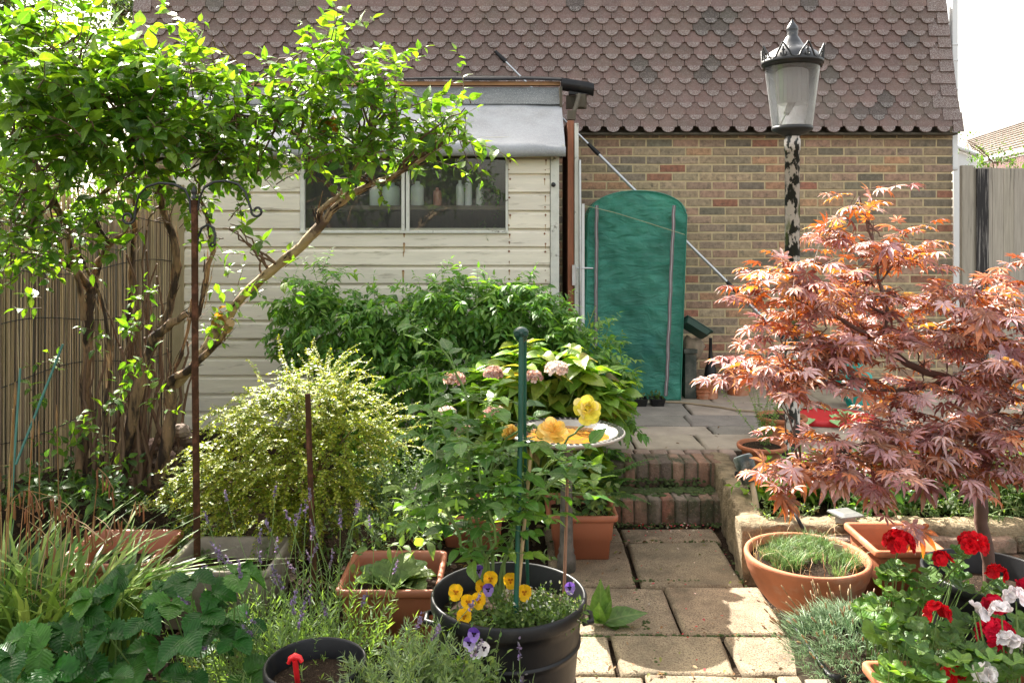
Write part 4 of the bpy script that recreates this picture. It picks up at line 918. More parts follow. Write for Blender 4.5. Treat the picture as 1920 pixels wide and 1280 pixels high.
b.lathe([(.08, .03), (.115, .03), (.12, .034), (.165, .065), (.205, .11), (.235, .165), (.247, .195), (.250, .199), (.252, .205), (.262, .245), (.264, .258), (.260, .268), (.248, .270), (.240, .262), (.234, .225)], (GBX, GBY, 0), 56, cap0=True); b.build('body', M['terra'], e)
b = MB(); b.lathe([(.238, .234), (.12, .243), (.001, .245)], (GBX, GBY, 0), 32); b.build('soil', M['soil'], e)
b = MB()
for a_ in (.6, 2.4, 4.2, 5.6): b.box(GBX + .10 * math.cos(a_) - .02, GBX + .10 * math.cos(a_) + .02, GBY + .10 * math.sin(a_) - .015, GBY + .10 * math.sin(a_) + .015, 0, .031)
b.build('pot_feet', M['terra'], e)
MPX, MPY = sx(1855, 3.26), 3.26
pot_round('black_pot', (MPX, MPY, 0), .245, .19, .33, M['black'], 'large round black pot on the right with the red maple growing in it', 'pot', lip=.01, liph=.04, soil=.09, wall=.01)
b = MB(); c = Vector((sx(1535, 2.62), 2.62, 0)); b.box(c.x - .02, c.x + .06, 2.60, 2.69, 0, .22, ch=.005); tag(b.build('timber_block', surf('grey_block', (.20, .17, .13), .85, .3, 12, bump=.5)), 'short upright grey timber block in front of the dianthus planter', 'block')

# ================================================================ STAKES, POLES
fp = empty('feeder_pole', (sx(367, 3.5), 3.5, .15), 'tall rusty bird-feeder pole with scrolled black hooks, standing in the concrete planter', 'pole')
b = MB(); b.tube([P(370, 1064, 3.5), P(366, 720, 3.5), P(365, 375, 3.5)], .0145, 12); b.build('shaft', M['rust'], fp)
b = MB(); b.lathe([(.012, 0), (.012, .006), (.006, .012), (.011, .022), (.013, .03), (.008, .042), (.002, .055)], P(364, 372, 3.5), 12, cap1=True); b.build('finial', M['iron'], fp)
def curl(cx, cy, r, a0, turns, n=14): return [(cx + r * (1 - .55 * i / n) * math.cos(a0 + turns * 2 * math.pi * i / n), cy + r * (1 - .55 * i / n) * math.sin(a0 + turns * 2 * math.pi * i / n)) for i in range(n + 1)]
for pts in ([(358, 400), (356, 375), (347, 355), (325, 345), (298, 343), (275, 350), (260, 366), (254, 390), (253, 408)] + curl(240, 408, 13, 0.1, 1.0),
            [(371, 395), (374, 372), (383, 352), (402, 341), (424, 339), (446, 345), (460, 360), (467, 382), (472, 396)] + curl(482, 396, 11, 3.0, -1.0),
            [(369, 470), (371, 445), (378, 428), (390, 421), (400, 427), (404, 442), (402, 456)] + curl(398, 458, 5, .1, .8, 6)):
    b = MB(); b.tube([P(x, y, 3.5) for x, y in pts], .0055, 7); b.build('hook', M['iron'], fp)
b = MB(); b.tube([P(577, 738, 3.35), P(582, 900, 3.33), P(590, 1100, 3.3), P(592, 1135, 3.3)], .0115, 10); tag(b.build('iron_stake', M['rust']), 'short dark rusty iron stake standing among the lavender flowers', 'stake')
pg = MB(); pg.tube([P(561, 1305, 2.42), P(557, 1270, 2.40), P(553, 1236, 2.38)], [.0075, .008, .0085], 8); pg.tube([P(541, 1243, 2.38), P(544, 1234, 2.38), P(553, 1229, 2.38), P(562, 1232, 2.38), P(566, 1240, 2.38)], [.006, .008, .0095, .008, .006], 8)
tag(pg.build('tent_peg', surf('red_plastic', (.70, .02, .025), .3, .1)), 'bright red plastic hooked tent peg pushed into the black pot of soil', 'peg')
ob = empty('plant_obelisk', (BPX, BPY, .38), 'thin dark green metal obelisk with a round cap rising through the rose', 'plant support')
gm_ = surf('green_coated_metal', (.012, .085, .055), .4, .3, 15, bump=.1)
tp_ = P(977, 628, 2.8)
for (px, py, d) in ((967, 1165, 2.70), (990, 1120, 2.93)):
    b = MB(); b.tube([P(px, py, d), P(px * .35 + 981 * .65, 800, d * .4 + 2.8 * .6), tp_ + Vector((.0 if d < 2.8 else .014, (d - 2.8) * .15, 0))], .0085 if d < 2.8 else .006, 8); b.build('pole', gm_, ob)
b = MB(); c = P(977, 624, 2.8); b.lathe([(.004, -.036), (.016, -.026), (.025, -.008), (.026, .006), (.018, .016), (.008, .02), (.001, .021)], c, 20); 
for s_ in (-1, 1): b.tube([c + Vector((s_ * .014, -.03, .002)), c + Vector((s_ * .014, -.015, .002))], .0085, 12)
b.build('cap', surf('dark_green_cap', (.008, .05, .035), .3, .2), ob)
b = MB(); b.tube([P(997, 832, 2.85), P(985, 960, 2.80), P(976, 1060, 2.76), P(966, 1168, 2.70)], [.0055, .006, .0065, .0065], 8)
for px, py, d in ((990, 905, 2.83), (980, 1010, 2.78), (972, 1090, 2.74)): b.tube([P(px + .3, py - 3, d), P(px, py, d), P(px - .3, py + 3, d)], [.006, .008, .006], 8)
tag(b.build('bamboo_cane', surf('bamboo', (.48, .33, .17), .5, .25, 20, bump=.2)), 'tan bamboo cane leaning in the pansy pot, crossing the green obelisk', 'cane')
b = MB(); b.tube([P(1065, 862, 2.9), P(1061, 1000, 2.86), P(1057, 1150, 2.82)], .0055, 8); tag(b.build('garden_cane', surf('brown_cane', (.25, .12, .07), .5, .25, 20)), 'straight reddish-brown cane in the pansy pot, in front of the pedestal', 'cane')
# ================================================================ PLANTS
def jit(c, v=.25, h=.12):
    k = 1 + U(-v, v); return (max(0, c[0] * k * (1 + U(-h, h))), c[1] * k, max(0, c[2] * k * (1 + U(-h, h))))
UP = Vector((0, 0, 1))
def blob(b, shell=.45):
    px, py, rx, ry, d, rd = b[:6]
    u_ = rv().normalized(); r_ = R() ** shell
    return P(px + u_.x * rx * r_, py - u_.z * ry * r_, d + u_.y * rd * r_), u_
def spray(lb, tb, p0, d0, L, n, size, colf, tpl, droop=.3, wob=.2, r=.0022, start=.12, pair=False, ang=.8, nup=1.0, wf=1.0, col=(1, 1, 1), flat=0.0, seg=5, tipup=0.0):
    pts = [p0]; d = d0.normalized(); st = L / seg
    for i in range(seg):
        d = (d + rv(wob * .5) + Vector((0, 0, -droop * .3 + tipup * i * .1))).normalized(); pts.append(pts[-1] + d * st)
    if tb is not None: tb.tube(pts, [r * (1 - .7 * i / seg) for i in range(seg + 1)], 4, 0, col, caps=False)
    side = d0.cross(UP)
    if side.length < .1: side = Vector((1, 0, 0))
    side.normalize(); ph = U(0, 6.28)
    for i in range(n):
        t = start + (1 - start) * (i + .5) / n; k = min(seg - 1, int(t * seg)); q = t * seg - k
        p = pts[k].lerp(pts[k + 1], q); ax = (pts[k + 1] - pts[k]).normalized()
        if flat > R(): sd = side * (1 if i % 2 else -1)
        else:
            a = ph + i * 2.4; b_ = ax.cross(side); 
            if b_.length < .01: b_ = UP.copy()
            b_.normalize(); sd = side * math.cos(a) + b_ * math.sin(a)
        for sg in ((1, -1) if pair else (1,)):
            dd = (ax * (1 - ang) + sd * sg * ang + rv(.12) + Vector((0, 0, -.12 * droop))).normalized()
            nn = (UP * nup + rv(.35) + sd * sg * .15)
            lb.add(tpl, p, dd, nn, size * U(.55, 1.12) * (1 if t < .85 else .7), colf(), wf)
    lb.add(tpl, pts[-1], d, UP * nup + rv(.3), size * U(.5, .8), colf(), wf)
    return pts
def branch(tb, a, b, r0, r1, n=7, bow=.12, wob=.02, col=(1, 1, 1), rough=.15, sd=6):
    L = (b - a).length; off = Vector((U(-1, 1), U(-1, 1), U(0, 1))) * bow * L; pts = []
    for i in range(n + 1):
        t = i / n; pts.append(a.lerp(b, t) + off * math.sin(math.pi * t) + (rv(wob * L * .5) if 0 < i < n else Vector()))
    tb.tube(pts, [r0 + (r1 - r0) * i / n for i in range(n + 1)], sd, 0, col, rough=rough); return pts
def poly(tb, spec, n=4, sd=9, rough=.13, col=(1, 1, 1), rk=1.0):
    """spec: (px,py,d,radius) nodes; smoothed into a gnarled limb"""
    P0 = [P(*s_[:3]) for s_ in spec]; out = []; rad = []
    for i in range(len(spec) - 1):
        a, b = P0[i], P0[i + 1]; pa = P0[max(i - 1, 0)]; pb = P0[min(i + 2, len(P0) - 1)]
        for k in range(n):
            t = k / n; q = .5 * ((2 * a) + (b - pa) * t + (2 * pa - 5 * a + 4 * b - pb) * t * t + (3 * a - pa - 3 * b + pb) * t ** 3)
            out.append(q + rv(.003)); rad.append(rk * (spec[i][3] * (1 - t) + spec[i + 1][3] * t) * U(.88, 1.14))
    out.append(P0[-1]); rad.append(rk * spec[-1][3])
    tb.tube(out, rad, sd, 0, col, rough=rough); return out
def connect(tb, skel, blobs, per, r0, r1, bow=.15, inner=.5):
    ends = []
    for b in blobs:
        c = P(b[0], b[1], b[4]); near = sorted(skel, key=lambda p: (p - c).length)[:6]
        for _ in range(per):
            e, u_ = blob(b, 1.0); e = c.lerp(e, inner); a = random.choice(near)
            ends += branch(tb, a, e, r0, r1, 7, bow, .05)
    return ends

# ---------------------------------------------------------------- big arching shrub on the left
sr = empty('large_shrub', P(240, 900, 4.5), 'tall sprawling multi-stemmed shrub with glowing yellow-green leaves and peeling brown trunks', 'shrub')
tb = MB(); tbp = MB(); sk = []
for spec in (
    [(205, 925, 4.45, .05), (228, 860, 4.45, .046), (250, 780, 4.4, .042), (266, 700, 4.4, .04), (285, 645, 4.35, .038), (312, 612, 4.3, .032), (352, 588, 4.25, .022)],
    [(300, 622, 4.35, .028), (322, 560, 4.35, .027), (331, 500, 4.3, .026), (325, 445, 4.3, .025), (308, 400, 4.3, .02), (300, 350, 4.25, .018), (330, 290, 4.2, .014), (300, 200, 4.1, .010)],
    [(300, 900, 4.55, .05), (312, 830, 4.5, .044), (322, 770, 4.5, .04), (318, 718, 4.45, .035), (350, 695, 4.4, .026), (400, 650, 4.3, .022), (424, 622, 4.25, .019)],
    [(330, 720, 4.5, .026), (372, 672, 4.4, .025), (427, 591, 4.3, .026), (487, 524, 4.2, .025), (551, 474, 4.1, .025), (600, 425, 4.0, .022), (645, 372, 3.95, .019), (700, 345, 3.9, .014), (760, 320, 3.85, .011), (830, 270, 3.8, .006)],
    [(598, 430, 4.0, .014), (600, 395, 3.98, .012), (640, 360, 3.95, .010), (665, 320, 3.9, .008), (700, 250, 3.9, .006)],
    [(150, 905, 4.6, .04), (158, 800, 4.6, .036), (163, 690, 4.55, .034), (168, 590, 4.5, .034), (172, 545, 4.5, .032), (188, 490, 4.45, .024), (208, 455, 4.4, .02), (240, 430, 4.4, .012), (280, 340, 4.3, .010)],
    [(170, 548, 4.5, .024), (150, 515, 4.4, .02), (122, 495, 4.3, .016), (80, 480, 4.2, .009), (20, 470, 4.1, .006)],
    [(205, 455, 4.4, .014), (170, 395, 4.35, .014), (215, 345, 4.3, .016), (272, 309, 4.2, .015), (330, 290, 4.1, .010)],
    [(235, 905, 4.7, .02), (245, 760, 4.7, .018), (243, 600, 4.65, .018), (248, 480, 4.6, .017), (252, 400, 4.5, .015), (245, 300, 4.4, .012), (215, 200, 4.2, .009)],
    [(355, 590, 4.3, .02), (372, 590, 4.35, .018), (388, 510, 4.3, .018), (398, 460, 4.3, .016), (386, 400, 4.3, .012), (372, 350, 4.2, .010), (420, 260, 4.1, .008), (470, 180, 4.0, .005)],
    [(310, 760, 4.6, .012), (330, 690, 4.55, .013), (352, 620, 4.5, .012), (360, 560, 4.5, .01)],
    [(200, 900, 4.4, .016), (198, 790, 4.4, .015), (205, 660, 4.4, .013), (190, 560, 4.4, .010), (150, 480, 4.3, .006)],
    [(160, 600, 4.4, .02), (130, 450, 4.3, .016), (90, 350, 4.1, .014), (60, 300, 4.0, .010), (20, 250, 3.9, .007)],
    [(272, 309, 4.2, .012), (240, 240, 4.0, .01), (160, 135, 3.9, .007), (100, 90, 3.8, .005)],
    [(700, 345, 3.9, .008), (600, 290, 3.9, .008), (520, 230, 3.95, .008), (450, 215, 4.0, .007)],
): sk += poly(tbp if spec[0][:2] in ((330, 720), (598, 430)) else tb, spec, rough=.2, rk=.95 if spec[0][:2] in ((330, 720), (598, 430)) else .74)
for _ in range(700):
    i = random.randrange(len(sk) - 1); a, c_ = sk[i], sk[i + 1]
    if (c_ - a).length < .12:
        ax = (c_ - a).normalized(); sd = rv().cross(ax).normalized(); r_ = U(.012, .026); L = U(.04, .13); o = a + sd * r_; cc = (U(.7, 2.3),) * 3
        tb.strip([o, o + ax * L * .5 + sd * U(0, .004), o + ax * L + sd * U(.0, .02)], [.003, .004, .0015], ax.cross(sd), 0, cc)
tr = tb.build('trunks', M['bark'], sr); tbp.build('leaning_limb', M['palebark'], sr)
tb2 = MB()
for i in range(26):
    x = U(170, 330); d = U(4.35, 4.75); branch(tb2, P(x, U(860, 930), d), P(x + U(-50, 60), U(430, 700), d + U(-.1, .1)), U(.006, .013), U(.003, .006), 8, .05, .03)
SB_ = [  # px,py,rx,ry,d,rd,n
    (60, 90, 85, 50, 3.9, .4, 34), (160, 140, 100, 60, 3.9, .45, 60), (50, 200, 90, 80, 3.9, .5, 70), (180, 240, 120, 80, 4.0, .5, 110), (290, 190, 90, 60, 4.0, .4, 62),
    (90, 330, 120, 60, 4.0, .5, 70), (30, 430, 60, 90, 3.9, .4, 42), (230, 340, 90, 50, 4.1, .45, 45), (370, 230, 80, 65, 4.0, .35, 52), (350, 320, 75, 45, 4.0, .35, 34),
    (440, 260, 70, 60, 3.95, .3, 40), (520, 200, 60, 45, 3.95, .3, 22), (480, 330, 55, 45, 4.0, .3, 17), (590, 160, 60, 50, 3.9, .3, 26), (620, 80, 30, 50, 3.9, .25, 9), (680, 165, 50, 40, 3.85, .25, 19),
    (740, 210, 55, 45, 3.8, .25, 20), (660, 250, 75, 45, 3.9, .25, 32), (760, 280, 75, 45, 3.8, .25, 34), (840, 250, 45, 50, 3.75, .2, 13), (870, 210, 35, 35, 3.7, .15, 5), (560, 260, 60, 45, 3.95, .25, 17),
    (700, 120, 30, 20, 3.85, .2, 3), (400, 75, 50, 20, 3.95, .25, 5), (350, 130, 60, 30, 3.95, .25, 10), (430, 420, 35, 45, 4.0, .25, 7), (480, 470, 45, 30, 4.1, .2, 8), (130, 440, 60, 50, 4.1, .3, 18), (590, 330, 50, 35, 3.95, .2, 8),
    (30, 480, 60, 60, 4.1, .3, 34), (120, 430, 80, 50, 4.2, .3, 30), (10, 380, 60, 60, 4.0, .3, 24), (150, 60, 70, 25, 3.8, .3, 8), (290, 420, 60, 40, 4.1, .25, 9), (700, 330, 60, 30, 3.85, .2, 10)]
ends = connect(tb2, sk, SB_, 3, .007, .0025)
lb = LB()
def c_sh(): return jit(random.choice([(.14, .27, .025), (.11, .23, .025), (.18, .30, .03), (.07, .17, .022)]), .2)
for b in SB_:
    for _ in range(int(b[6] * (.78 if b[0] < 380 and b[1] < 260 else .95 if b[1] < 300 else .62))):
        p, u_ = blob(b, .55); d = Vector((u_.x * .7 + .1, u_.y * .5, u_.z * .5 + .35)) + rv(.35)
        spray(lb, tb2, p, d, U(.14, .30), random.randint(6, 9), U(.080, .110) if b[0] < 380 and b[1] < 260 else U(.055, .088), c_sh, T_OV, droop=.25, wob=.35, r=.003, pair=False, ang=.72, flat=.35, nup=.9, wf=1.12)
for px, py, n, d in ((480, 530, 3, 4.1), (540, 520, 2, 4.1), (430, 590, 5, 4.2), (445, 540, 4, 4.2), (250, 600, 6, 4.3), (250, 690, 6, 4.2), (230, 740, 5, 4.2), (270, 560, 5, 4.2), (300, 750, 4, 4.2), (190, 640, 3, 4.4), (405, 620, 4, 4.2), (100, 560, 3, 4.3), (110, 690, 4, 4.4), (170, 800, 5, 4.3), (110, 840, 5, 4.4), (80, 740, 3, 4.5), (200, 860, 5, 4.3)):
    for _ in range(n):
        spray(lb, tb2, P(px + U(-25, 25), py + U(-20, 20), d + U(-.1, .1)), rv() + Vector((0, -.3, .5)), U(.06, .14), random.randint(3, 6), U(.05, .08), c_sh, T_OV, droop=.2, r=.002, ang=.75)
tw = tb2.build('twigs', M['twig'], sr)
lb.build('foliage', M['leaf'], sr)
b = MB(); c = P(1, 1, 1); pts = [P(425, 618, 4.24), P(432, 605, 4.2)]; b.tube(pts, [.024, .022], 12); b.build('sawn_stub', surf('cut_wood', (.45, .28, .13), .7), sr)
lb = LB()
for q in range(9): lb.add(T_BIG, P(412 + U(-8, 8), 590 + U(-15, 25), 4.2), rv() + Vector((0, 0, -.5)), rv(), U(.03, .06), jit((.42, .19, .05)))
for q in range(12): lb.add(T_BIG, P(625 + U(-30, 25), 236 + U(-9, 9), 3.9), rv(), rv(), U(.03, .06), jit((.42, .17, .04)))
lb.build('dead_leaves', M['leafsoft'], sr)

# ---------------------------------------------------------------- climber heaped against the shed
jz = empty('jasmine_mound', P(850, 850, 5.1), 'big heap of dark green jasmine with fine pointed leaves against the shed front', 'climber')
tb = MB(); lb = LB()
JB = [(850, 555, 60, 28, 5.35, .2, 34), (980, 560, 55, 30, 5.3, .2, 34), (610, 545, 40, 28, 5.4, .15, 18), (1080, 790, 60, 50, 5.0, .2, 50), (1130, 720, 40, 50, 5.05, .15, 34), (700, 590, 60, 30, 5.3, .2, 20), (640, 620, 100, 70, 5.42, .28, 130), (560, 600, 45, 75, 5.52, .2, 55), (760, 610, 110, 65, 5.37, .3, 130), (880, 590, 100, 60, 5.32, .3, 120), (980, 595, 90, 60, 5.27, .3, 110), (1050, 640, 75, 60, 5.22, .3, 90),
      (1110, 700, 60, 55, 5.17, .25, 55), (1150, 750, 35, 40, 5.12, .2, 25), (700, 700, 110, 70, 5.27, .3, 110), (850, 700, 120, 80, 5.17, .3, 110), (980, 710, 110, 80, 5.12, .3, 100), (780, 800, 90, 80, 5.07, .25, 70), (900, 820, 100, 70, 5.02, .2, 50), (720, 860, 70, 70, 4.92, .25, 50), (1060, 860, 90, 60, 5.07, .2, 60), (680, 780, 50, 60, 5.12, .2, 40)]
def c_jz(): return jit(random.choice([(.13, .30, .05), (.17, .36, .06), (.09, .24, .045), (.24, .42, .08)]), .25)
for b in JB:
    for _ in range(int(b[6] * 1.4)):
        p, u_ = blob(b, .4); d = Vector((u_.x * .6, u_.y * .4 - .35, u_.z * .4)) + rv(.45)
        spray(lb, tb, p, d, U(.10, .22), random.randint(5, 7), U(.052, .080), c_jz, T_LANCE, droop=.8, wob=.4, r=.0016, pair=True, ang=.68, flat=.8, wf=1.45, seg=4)
for px, py in ((833, 500), (995, 515), (1130, 600), (1160, 640), (610, 480), (600, 490), (560, 545), (700, 525), (1170, 690), (905, 515), (1050, 545), (780, 525), (545, 520)):
    for _ in range(2): spray(lb, tb, P(px + U(-12, 12), py + 35, 5.3), Vector((U(-.5, .5), -.1, 1)), U(.12, .2), 7, .05, c_jz, T_LANCE, droop=.3, r=.0016, pair=True, ang=.7, seg=5)
for _ in range(70):
    x = U(590, 1120); branch(tb, P(x + U(-40, 40), 860, 5.25), P(x, U(560, 700), 5.35), .006, .003, 6, .2)
tb.build('stems', M['gtwig'], jz); lb.build('foliage', M['leafsoft'], jz)

# ---------------------------------------------------------------- golden shrubby honeysuckle
gp = empty('golden_privet', P(560, 950, 4.1), 'rounded feathery shrub with tiny golden-yellow leaves on arching sprays, in front of the shed', 'shrub')
tb = MB(); lb = LB()
GB = [(600, 745, 80, 45, 4.15, .25, 130), (520, 790, 95, 55, 4.1, .25, 150), (650, 800, 70, 50, 4.1, .25, 90), (450, 870, 80, 60, 4.05, .25, 110), (560, 880, 100, 70, 4.0, .25, 140), (620, 900, 60, 50, 4.0, .2, 60), (470, 940, 100, 55, 3.98, .2, 100), (590, 960, 75, 40, 3.95, .2, 50), (380, 910, 50, 35, 4.05, .15, 35)]
root = P(590, 960, 4.15)
def c_gp(): return jit(random.choice([(.42, .46, .05), (.33, .40, .045), (.52, .54, .09), (.20, .30, .03)]), .2)
for b in GB:
    for _ in range(int(b[6] * .85)):
        p, u_ = blob(b, .45); d = (p - root).normalized() * .45 + Vector((u_.x * .8, -.25, .1)) + rv(.28)
        spray(lb, tb if R() < .5 else None, p, d, U(.14, .26), 26, U(.017, .023), c_gp, T_TINY, droop=.85, wob=.25, r=.0013, pair=True, ang=.8, flat=.85, start=.02, nup=1.0, wf=1.1, seg=5)
for px, py in ((600, 720), (620, 715), (580, 720), (640, 730), (700, 760), (720, 800), (690, 800), (540, 760), (500, 780), (560, 745), (610, 700), (650, 740), (720, 770), (380, 900), (350, 930), (440, 800), (470, 790), (730, 830)):
    for _ in range(3):
        p = P(px, py + 15, 4.1); d = Vector(((px - 590) / 110 + U(-.4, .4), -.1, .9)); spray(lb, tb, p, d, U(.16, .26), 30, .019, c_gp, T_TINY, droop=.4, wob=.2, r=.0015, pair=True, ang=.8, flat=.8, start=0)
for _ in range(60): e, u_ = blob(random.choice(GB), .8); branch(tb, root + rv(.04), e, .006, .002, 7, .18)
tb.build('stems', M['twig'], gp); lb.build('foliage', M['tiny'], gp)

# ---------------------------------------------------------------- hydrangea
def floret_head(name, c, rad, colf, parent, n=42, sz_=.022, squash=.65, pet=4):
    lb = LB()
    for i in range(n):
        u_ = rv().normalized(); u_.z = abs(u_.z) * 1.0 - .15; u_.normalize(); p = c + Vector((u_.x * rad, u_.y * rad, u_.z * rad * squash))
        a = u_.cross(UP); a = a.normalized() if a.length > .05 else Vector((1, 0, 0)); b_ = u_.cross(a); ph = U(0, 6.28); cc = colf()
        for k in range(pet):
            an = ph + k * 2 * math.pi / pet; dd = a * math.cos(an) + b_ * math.sin(an) + u_ * .25; lb.add(T_PETAL, p, dd, u_, sz_ * U(.85, 1.15), cc, 1.0)
    return lb.build(name, M['petal'], parent)
hy = empty('hydrangea', P(1040, 900, 5.0), 'leafy hydrangea with bright serrated leaves and faded pink-white flower heads behind the bird bath', 'shrub')
tb = MB(); lb = LB()
def c_hy(): return jit(random.choice([(.20, .34, .05), (.15, .29, .04), (.25, .40, .06), (.29, .37, .06)]) if R() < .93 else (.36, .27, .10), .2)
HB = [(960, 720, 90, 60, 4.72, .25, 30), (1060, 700, 90, 55, 4.72, .25, 34), (1120, 735, 50, 55, 4.72, .2, 17), (900, 780, 80, 60, 4.67, .2, 20), (1010, 790, 90, 50, 4.80, .15, 12), (1110, 870, 45, 40, 4.80, .1, 7), (1150, 750, 25, 30, 4.80, .1, 3), (980, 650, 40, 30, 4.77, .15, 7), (1090, 900, 60, 40, 4.80, .1, 9)]
for b in HB:
    for _ in range(b[6]):
        p, u_ = blob(b, .5); base = Vector((p.x * .6 - .02  , 4.85, .2))
        branch(tb, base + rv(.05), p, .005, .0035, 5, .08, sd=5); ph = U(0, 3)
        for lev in range(3):
            q = p - Vector((0, 0, .045 * lev)); 
            for k in range(3 if lev == 0 else 2):
                a = ph + lev * 1.57 + k * math.pi * (2 / 3 if lev == 0 else 1); dd = Vector((math.cos(a), math.sin(a), .35 - lev * .2)) + rv(.12)
                lb.add(T_BIG, q, dd, UP + rv(.25), U(.11, .165) * (1 if lev else .8), c_hy())
tb.build('stems', M['gtwig'], hy); lb.build('foliage', M['leaf'], hy)
def c_pk(): return jit(random.choice([(.62, .42, .38), (.70, .55, .48), (.50, .30, .26), (.42, .24, .17)]), .15, .04)
def c_pw(): return jit(random.choice([(.78, .68, .64), (.70, .58, .52)]), .1, .03)
for px, py, d, r_, cf in ((852, 712, 4.42, .048, c_pk), (925, 700, 4.38, .042, c_pk), (1043, 692, 4.38, .052, c_pw), (998, 708, 4.4, .044, c_pk), (838, 775, 4.35, .038, c_pw), (927, 775, 4.3, .048, c_pk), (868, 808, 4.3, .032, c_pk)):
    floret_head('flower_head', P(px, py, d), r_, cf, hy)

# ---------------------------------------------------------------- rose in the black pot
rs = empty('rose_bush', (BPX, BPY, .38), 'tall rose with glossy dark leaves and two yellow blooms, growing up the green obelisk', 'rose')
tb = MB(); lb = LB()
def c_rs(): return jit(random.choice([(.08, .20, .035), (.11, .25, .04), (.06, .15, .03), (.18, .33, .05)]), .2)
def rose_leaf(p, d, size=.05):
    qx, qy = 960 + F * p.x / p.y, YH + F * (CZ - p.z) / p.y
    if 985 < qx < 1190 and 765 < qy < 862: return
    d = d.normalized(); L = size * 2.1; sd = d.cross(UP); sd = sd.normalized() if sd.length > .05 else Vector((1, 0, 0)); pts = [p, p + d * L * .5 + Vector((0, 0, -.004)), p + d * L + Vector((0, 0, -.015))]
    tb.tube(pts, [.0015, .0012, .001], 4, caps=False); cc = c_rs()
    for t, s_ in ((.5, 1), (.5, -1), (.85, 1), (.85, -1)): lb.add(T_OV, p + (pts[2] - p) * t, d * .45 + sd * s_ * .8 + rv(.12), UP + rv(.3), size * U(.75, 1) * (.8 if t < .6 else 1), jit(cc, .1), 1.15)
    lb.add(T_OV, pts[2], d + rv(.12) + Vector((0, 0, -.2)), UP + rv(.3), size * 1.15, cc, 1.15)
stems = [[(930, 1130, 2.82), (900, 1000, 2.8), (880, 860, 2.8), (870, 730, 2.82), (822, 640, 2.8)], [(935, 1130, 2.85), (915, 960, 2.9), (930, 850, 2.9), (990, 800, 2.85), (1030, 815, 2.8)], [(940, 1130, 2.8), (960, 1000, 2.85), (1010, 900, 2.9), (1060, 830, 2.9), (1098, 790, 2.88)],
         [(925, 1130, 2.78), (880, 1050, 2.75), (850, 980, 2.72), (820, 900, 2.7), (810, 780, 2.75), (800, 690, 2.75)], [(930, 1130, 2.85), (870, 930, 2.95), (850, 830, 3.0), (880, 790, 3.0), (960, 790, 2.95)], [(935, 1130, 2.8), (905, 1080, 2.75), (930, 1000, 2.7), (900, 920, 2.7), (905, 830, 2.75)], [(935, 1130, 2.8), (950, 1040, 2.82), (1000, 940, 2.78), (1060, 890, 2.75), (1110, 870, 2.75)]]
allp = []
for s_ in stems: allp += [(p, i) for i, p in enumerate(poly(tb, [(x, y, d, .007 - .001 * i) for i, (x, y, d) in enumerate(s_)], 5, 6, .05))]
for p, i in allp:
    if p.z > .60:
        for _ in range(random.choice((0, 1, 1, 1, 2)) if p.z < .95 else random.choice((1, 1, 1, 0))): rose_leaf(p, Vector((U(-1, 1), U(-1, .7), U(-.2, .6))), U(.046, .070))
for px, py, rx, ry, n in ((880, 900, 75, 65, 22), (850, 820, 50, 50, 10), (940, 950, 70, 45, 14), (1040, 920, 50, 30, 5), (910, 840, 50, 40, 9), (890, 1000, 50, 40, 7), (810, 960, 40, 40, 5), (900, 750, 50, 40, 7)):
    for _ in range(n):
        p, u_ = blob((px, py, rx, ry, 2.82, .18), .6); q = min(allp, key=lambda a: (a[0] - p).length)[0]
        branch(tb, q, p, .002, .0012, 4, .1, sd=4); rose_leaf(p, Vector((u_.x, u_.y - .2, .2)) + rv(.2), U(.044, .070))
tb.build('stems', M['gtwig'], rs); lb.build('foliage', M['leaf'], rs)
def rose_bloom(c, size, cf, open_=.9, axis=Vector((0, -.5, 1))):
    lb = LB(); ax = axis.normalized(); a = ax.cross(Vector((1, .1, 0))).normalized(); b_ = ax.cross(a)
    for ring, (n, r_, t) in enumerate(((3, .10, .15), (4, .18, .35), (5, .28, .7), (6, .35, 1.1), (6, .3, 1.6))):
        for k in range(n):
            an = ring * .7 + k * 2 * math.pi / n + U(-.15, .15); o = a * math.cos(an) + b_ * math.sin(an); tt = t * open_
            d = ax * math.cos(tt) + o * math.sin(tt); nn = ax * math.sin(tt) - o * math.cos(tt)
            lb.add(T_PETAL, c + o * size * r_ * .4 + ax * size * (.15 - ring * .04), d + rv(.08), nn + rv(.1), size * U(.55, .75) * (.6 + ring * .12), cf(), 1.0)
    return lb.build('blossom', M['petal'], rs)
c_y = lambda: jit(random.choice([(.85, .55, .10), (.88, .62, .16), (.90, .66, .22)]), .08, .03)
c_y2 = lambda: jit(random.choice([(.82, .70, .12), (.75, .68, .08), (.85, .75, .30)]), .08, .03)
rose_bloom(P(1035, 808, 2.78), .064, c_y, 1.15); rose_bloom(P(1100, 768, 2.85), .062, c_y2, 1.05, Vector((.2, -.8, .6))); rose_bloom(P(960, 812, 2.9), .042, c_y, .7, Vector((-.4, -.6, .6)))

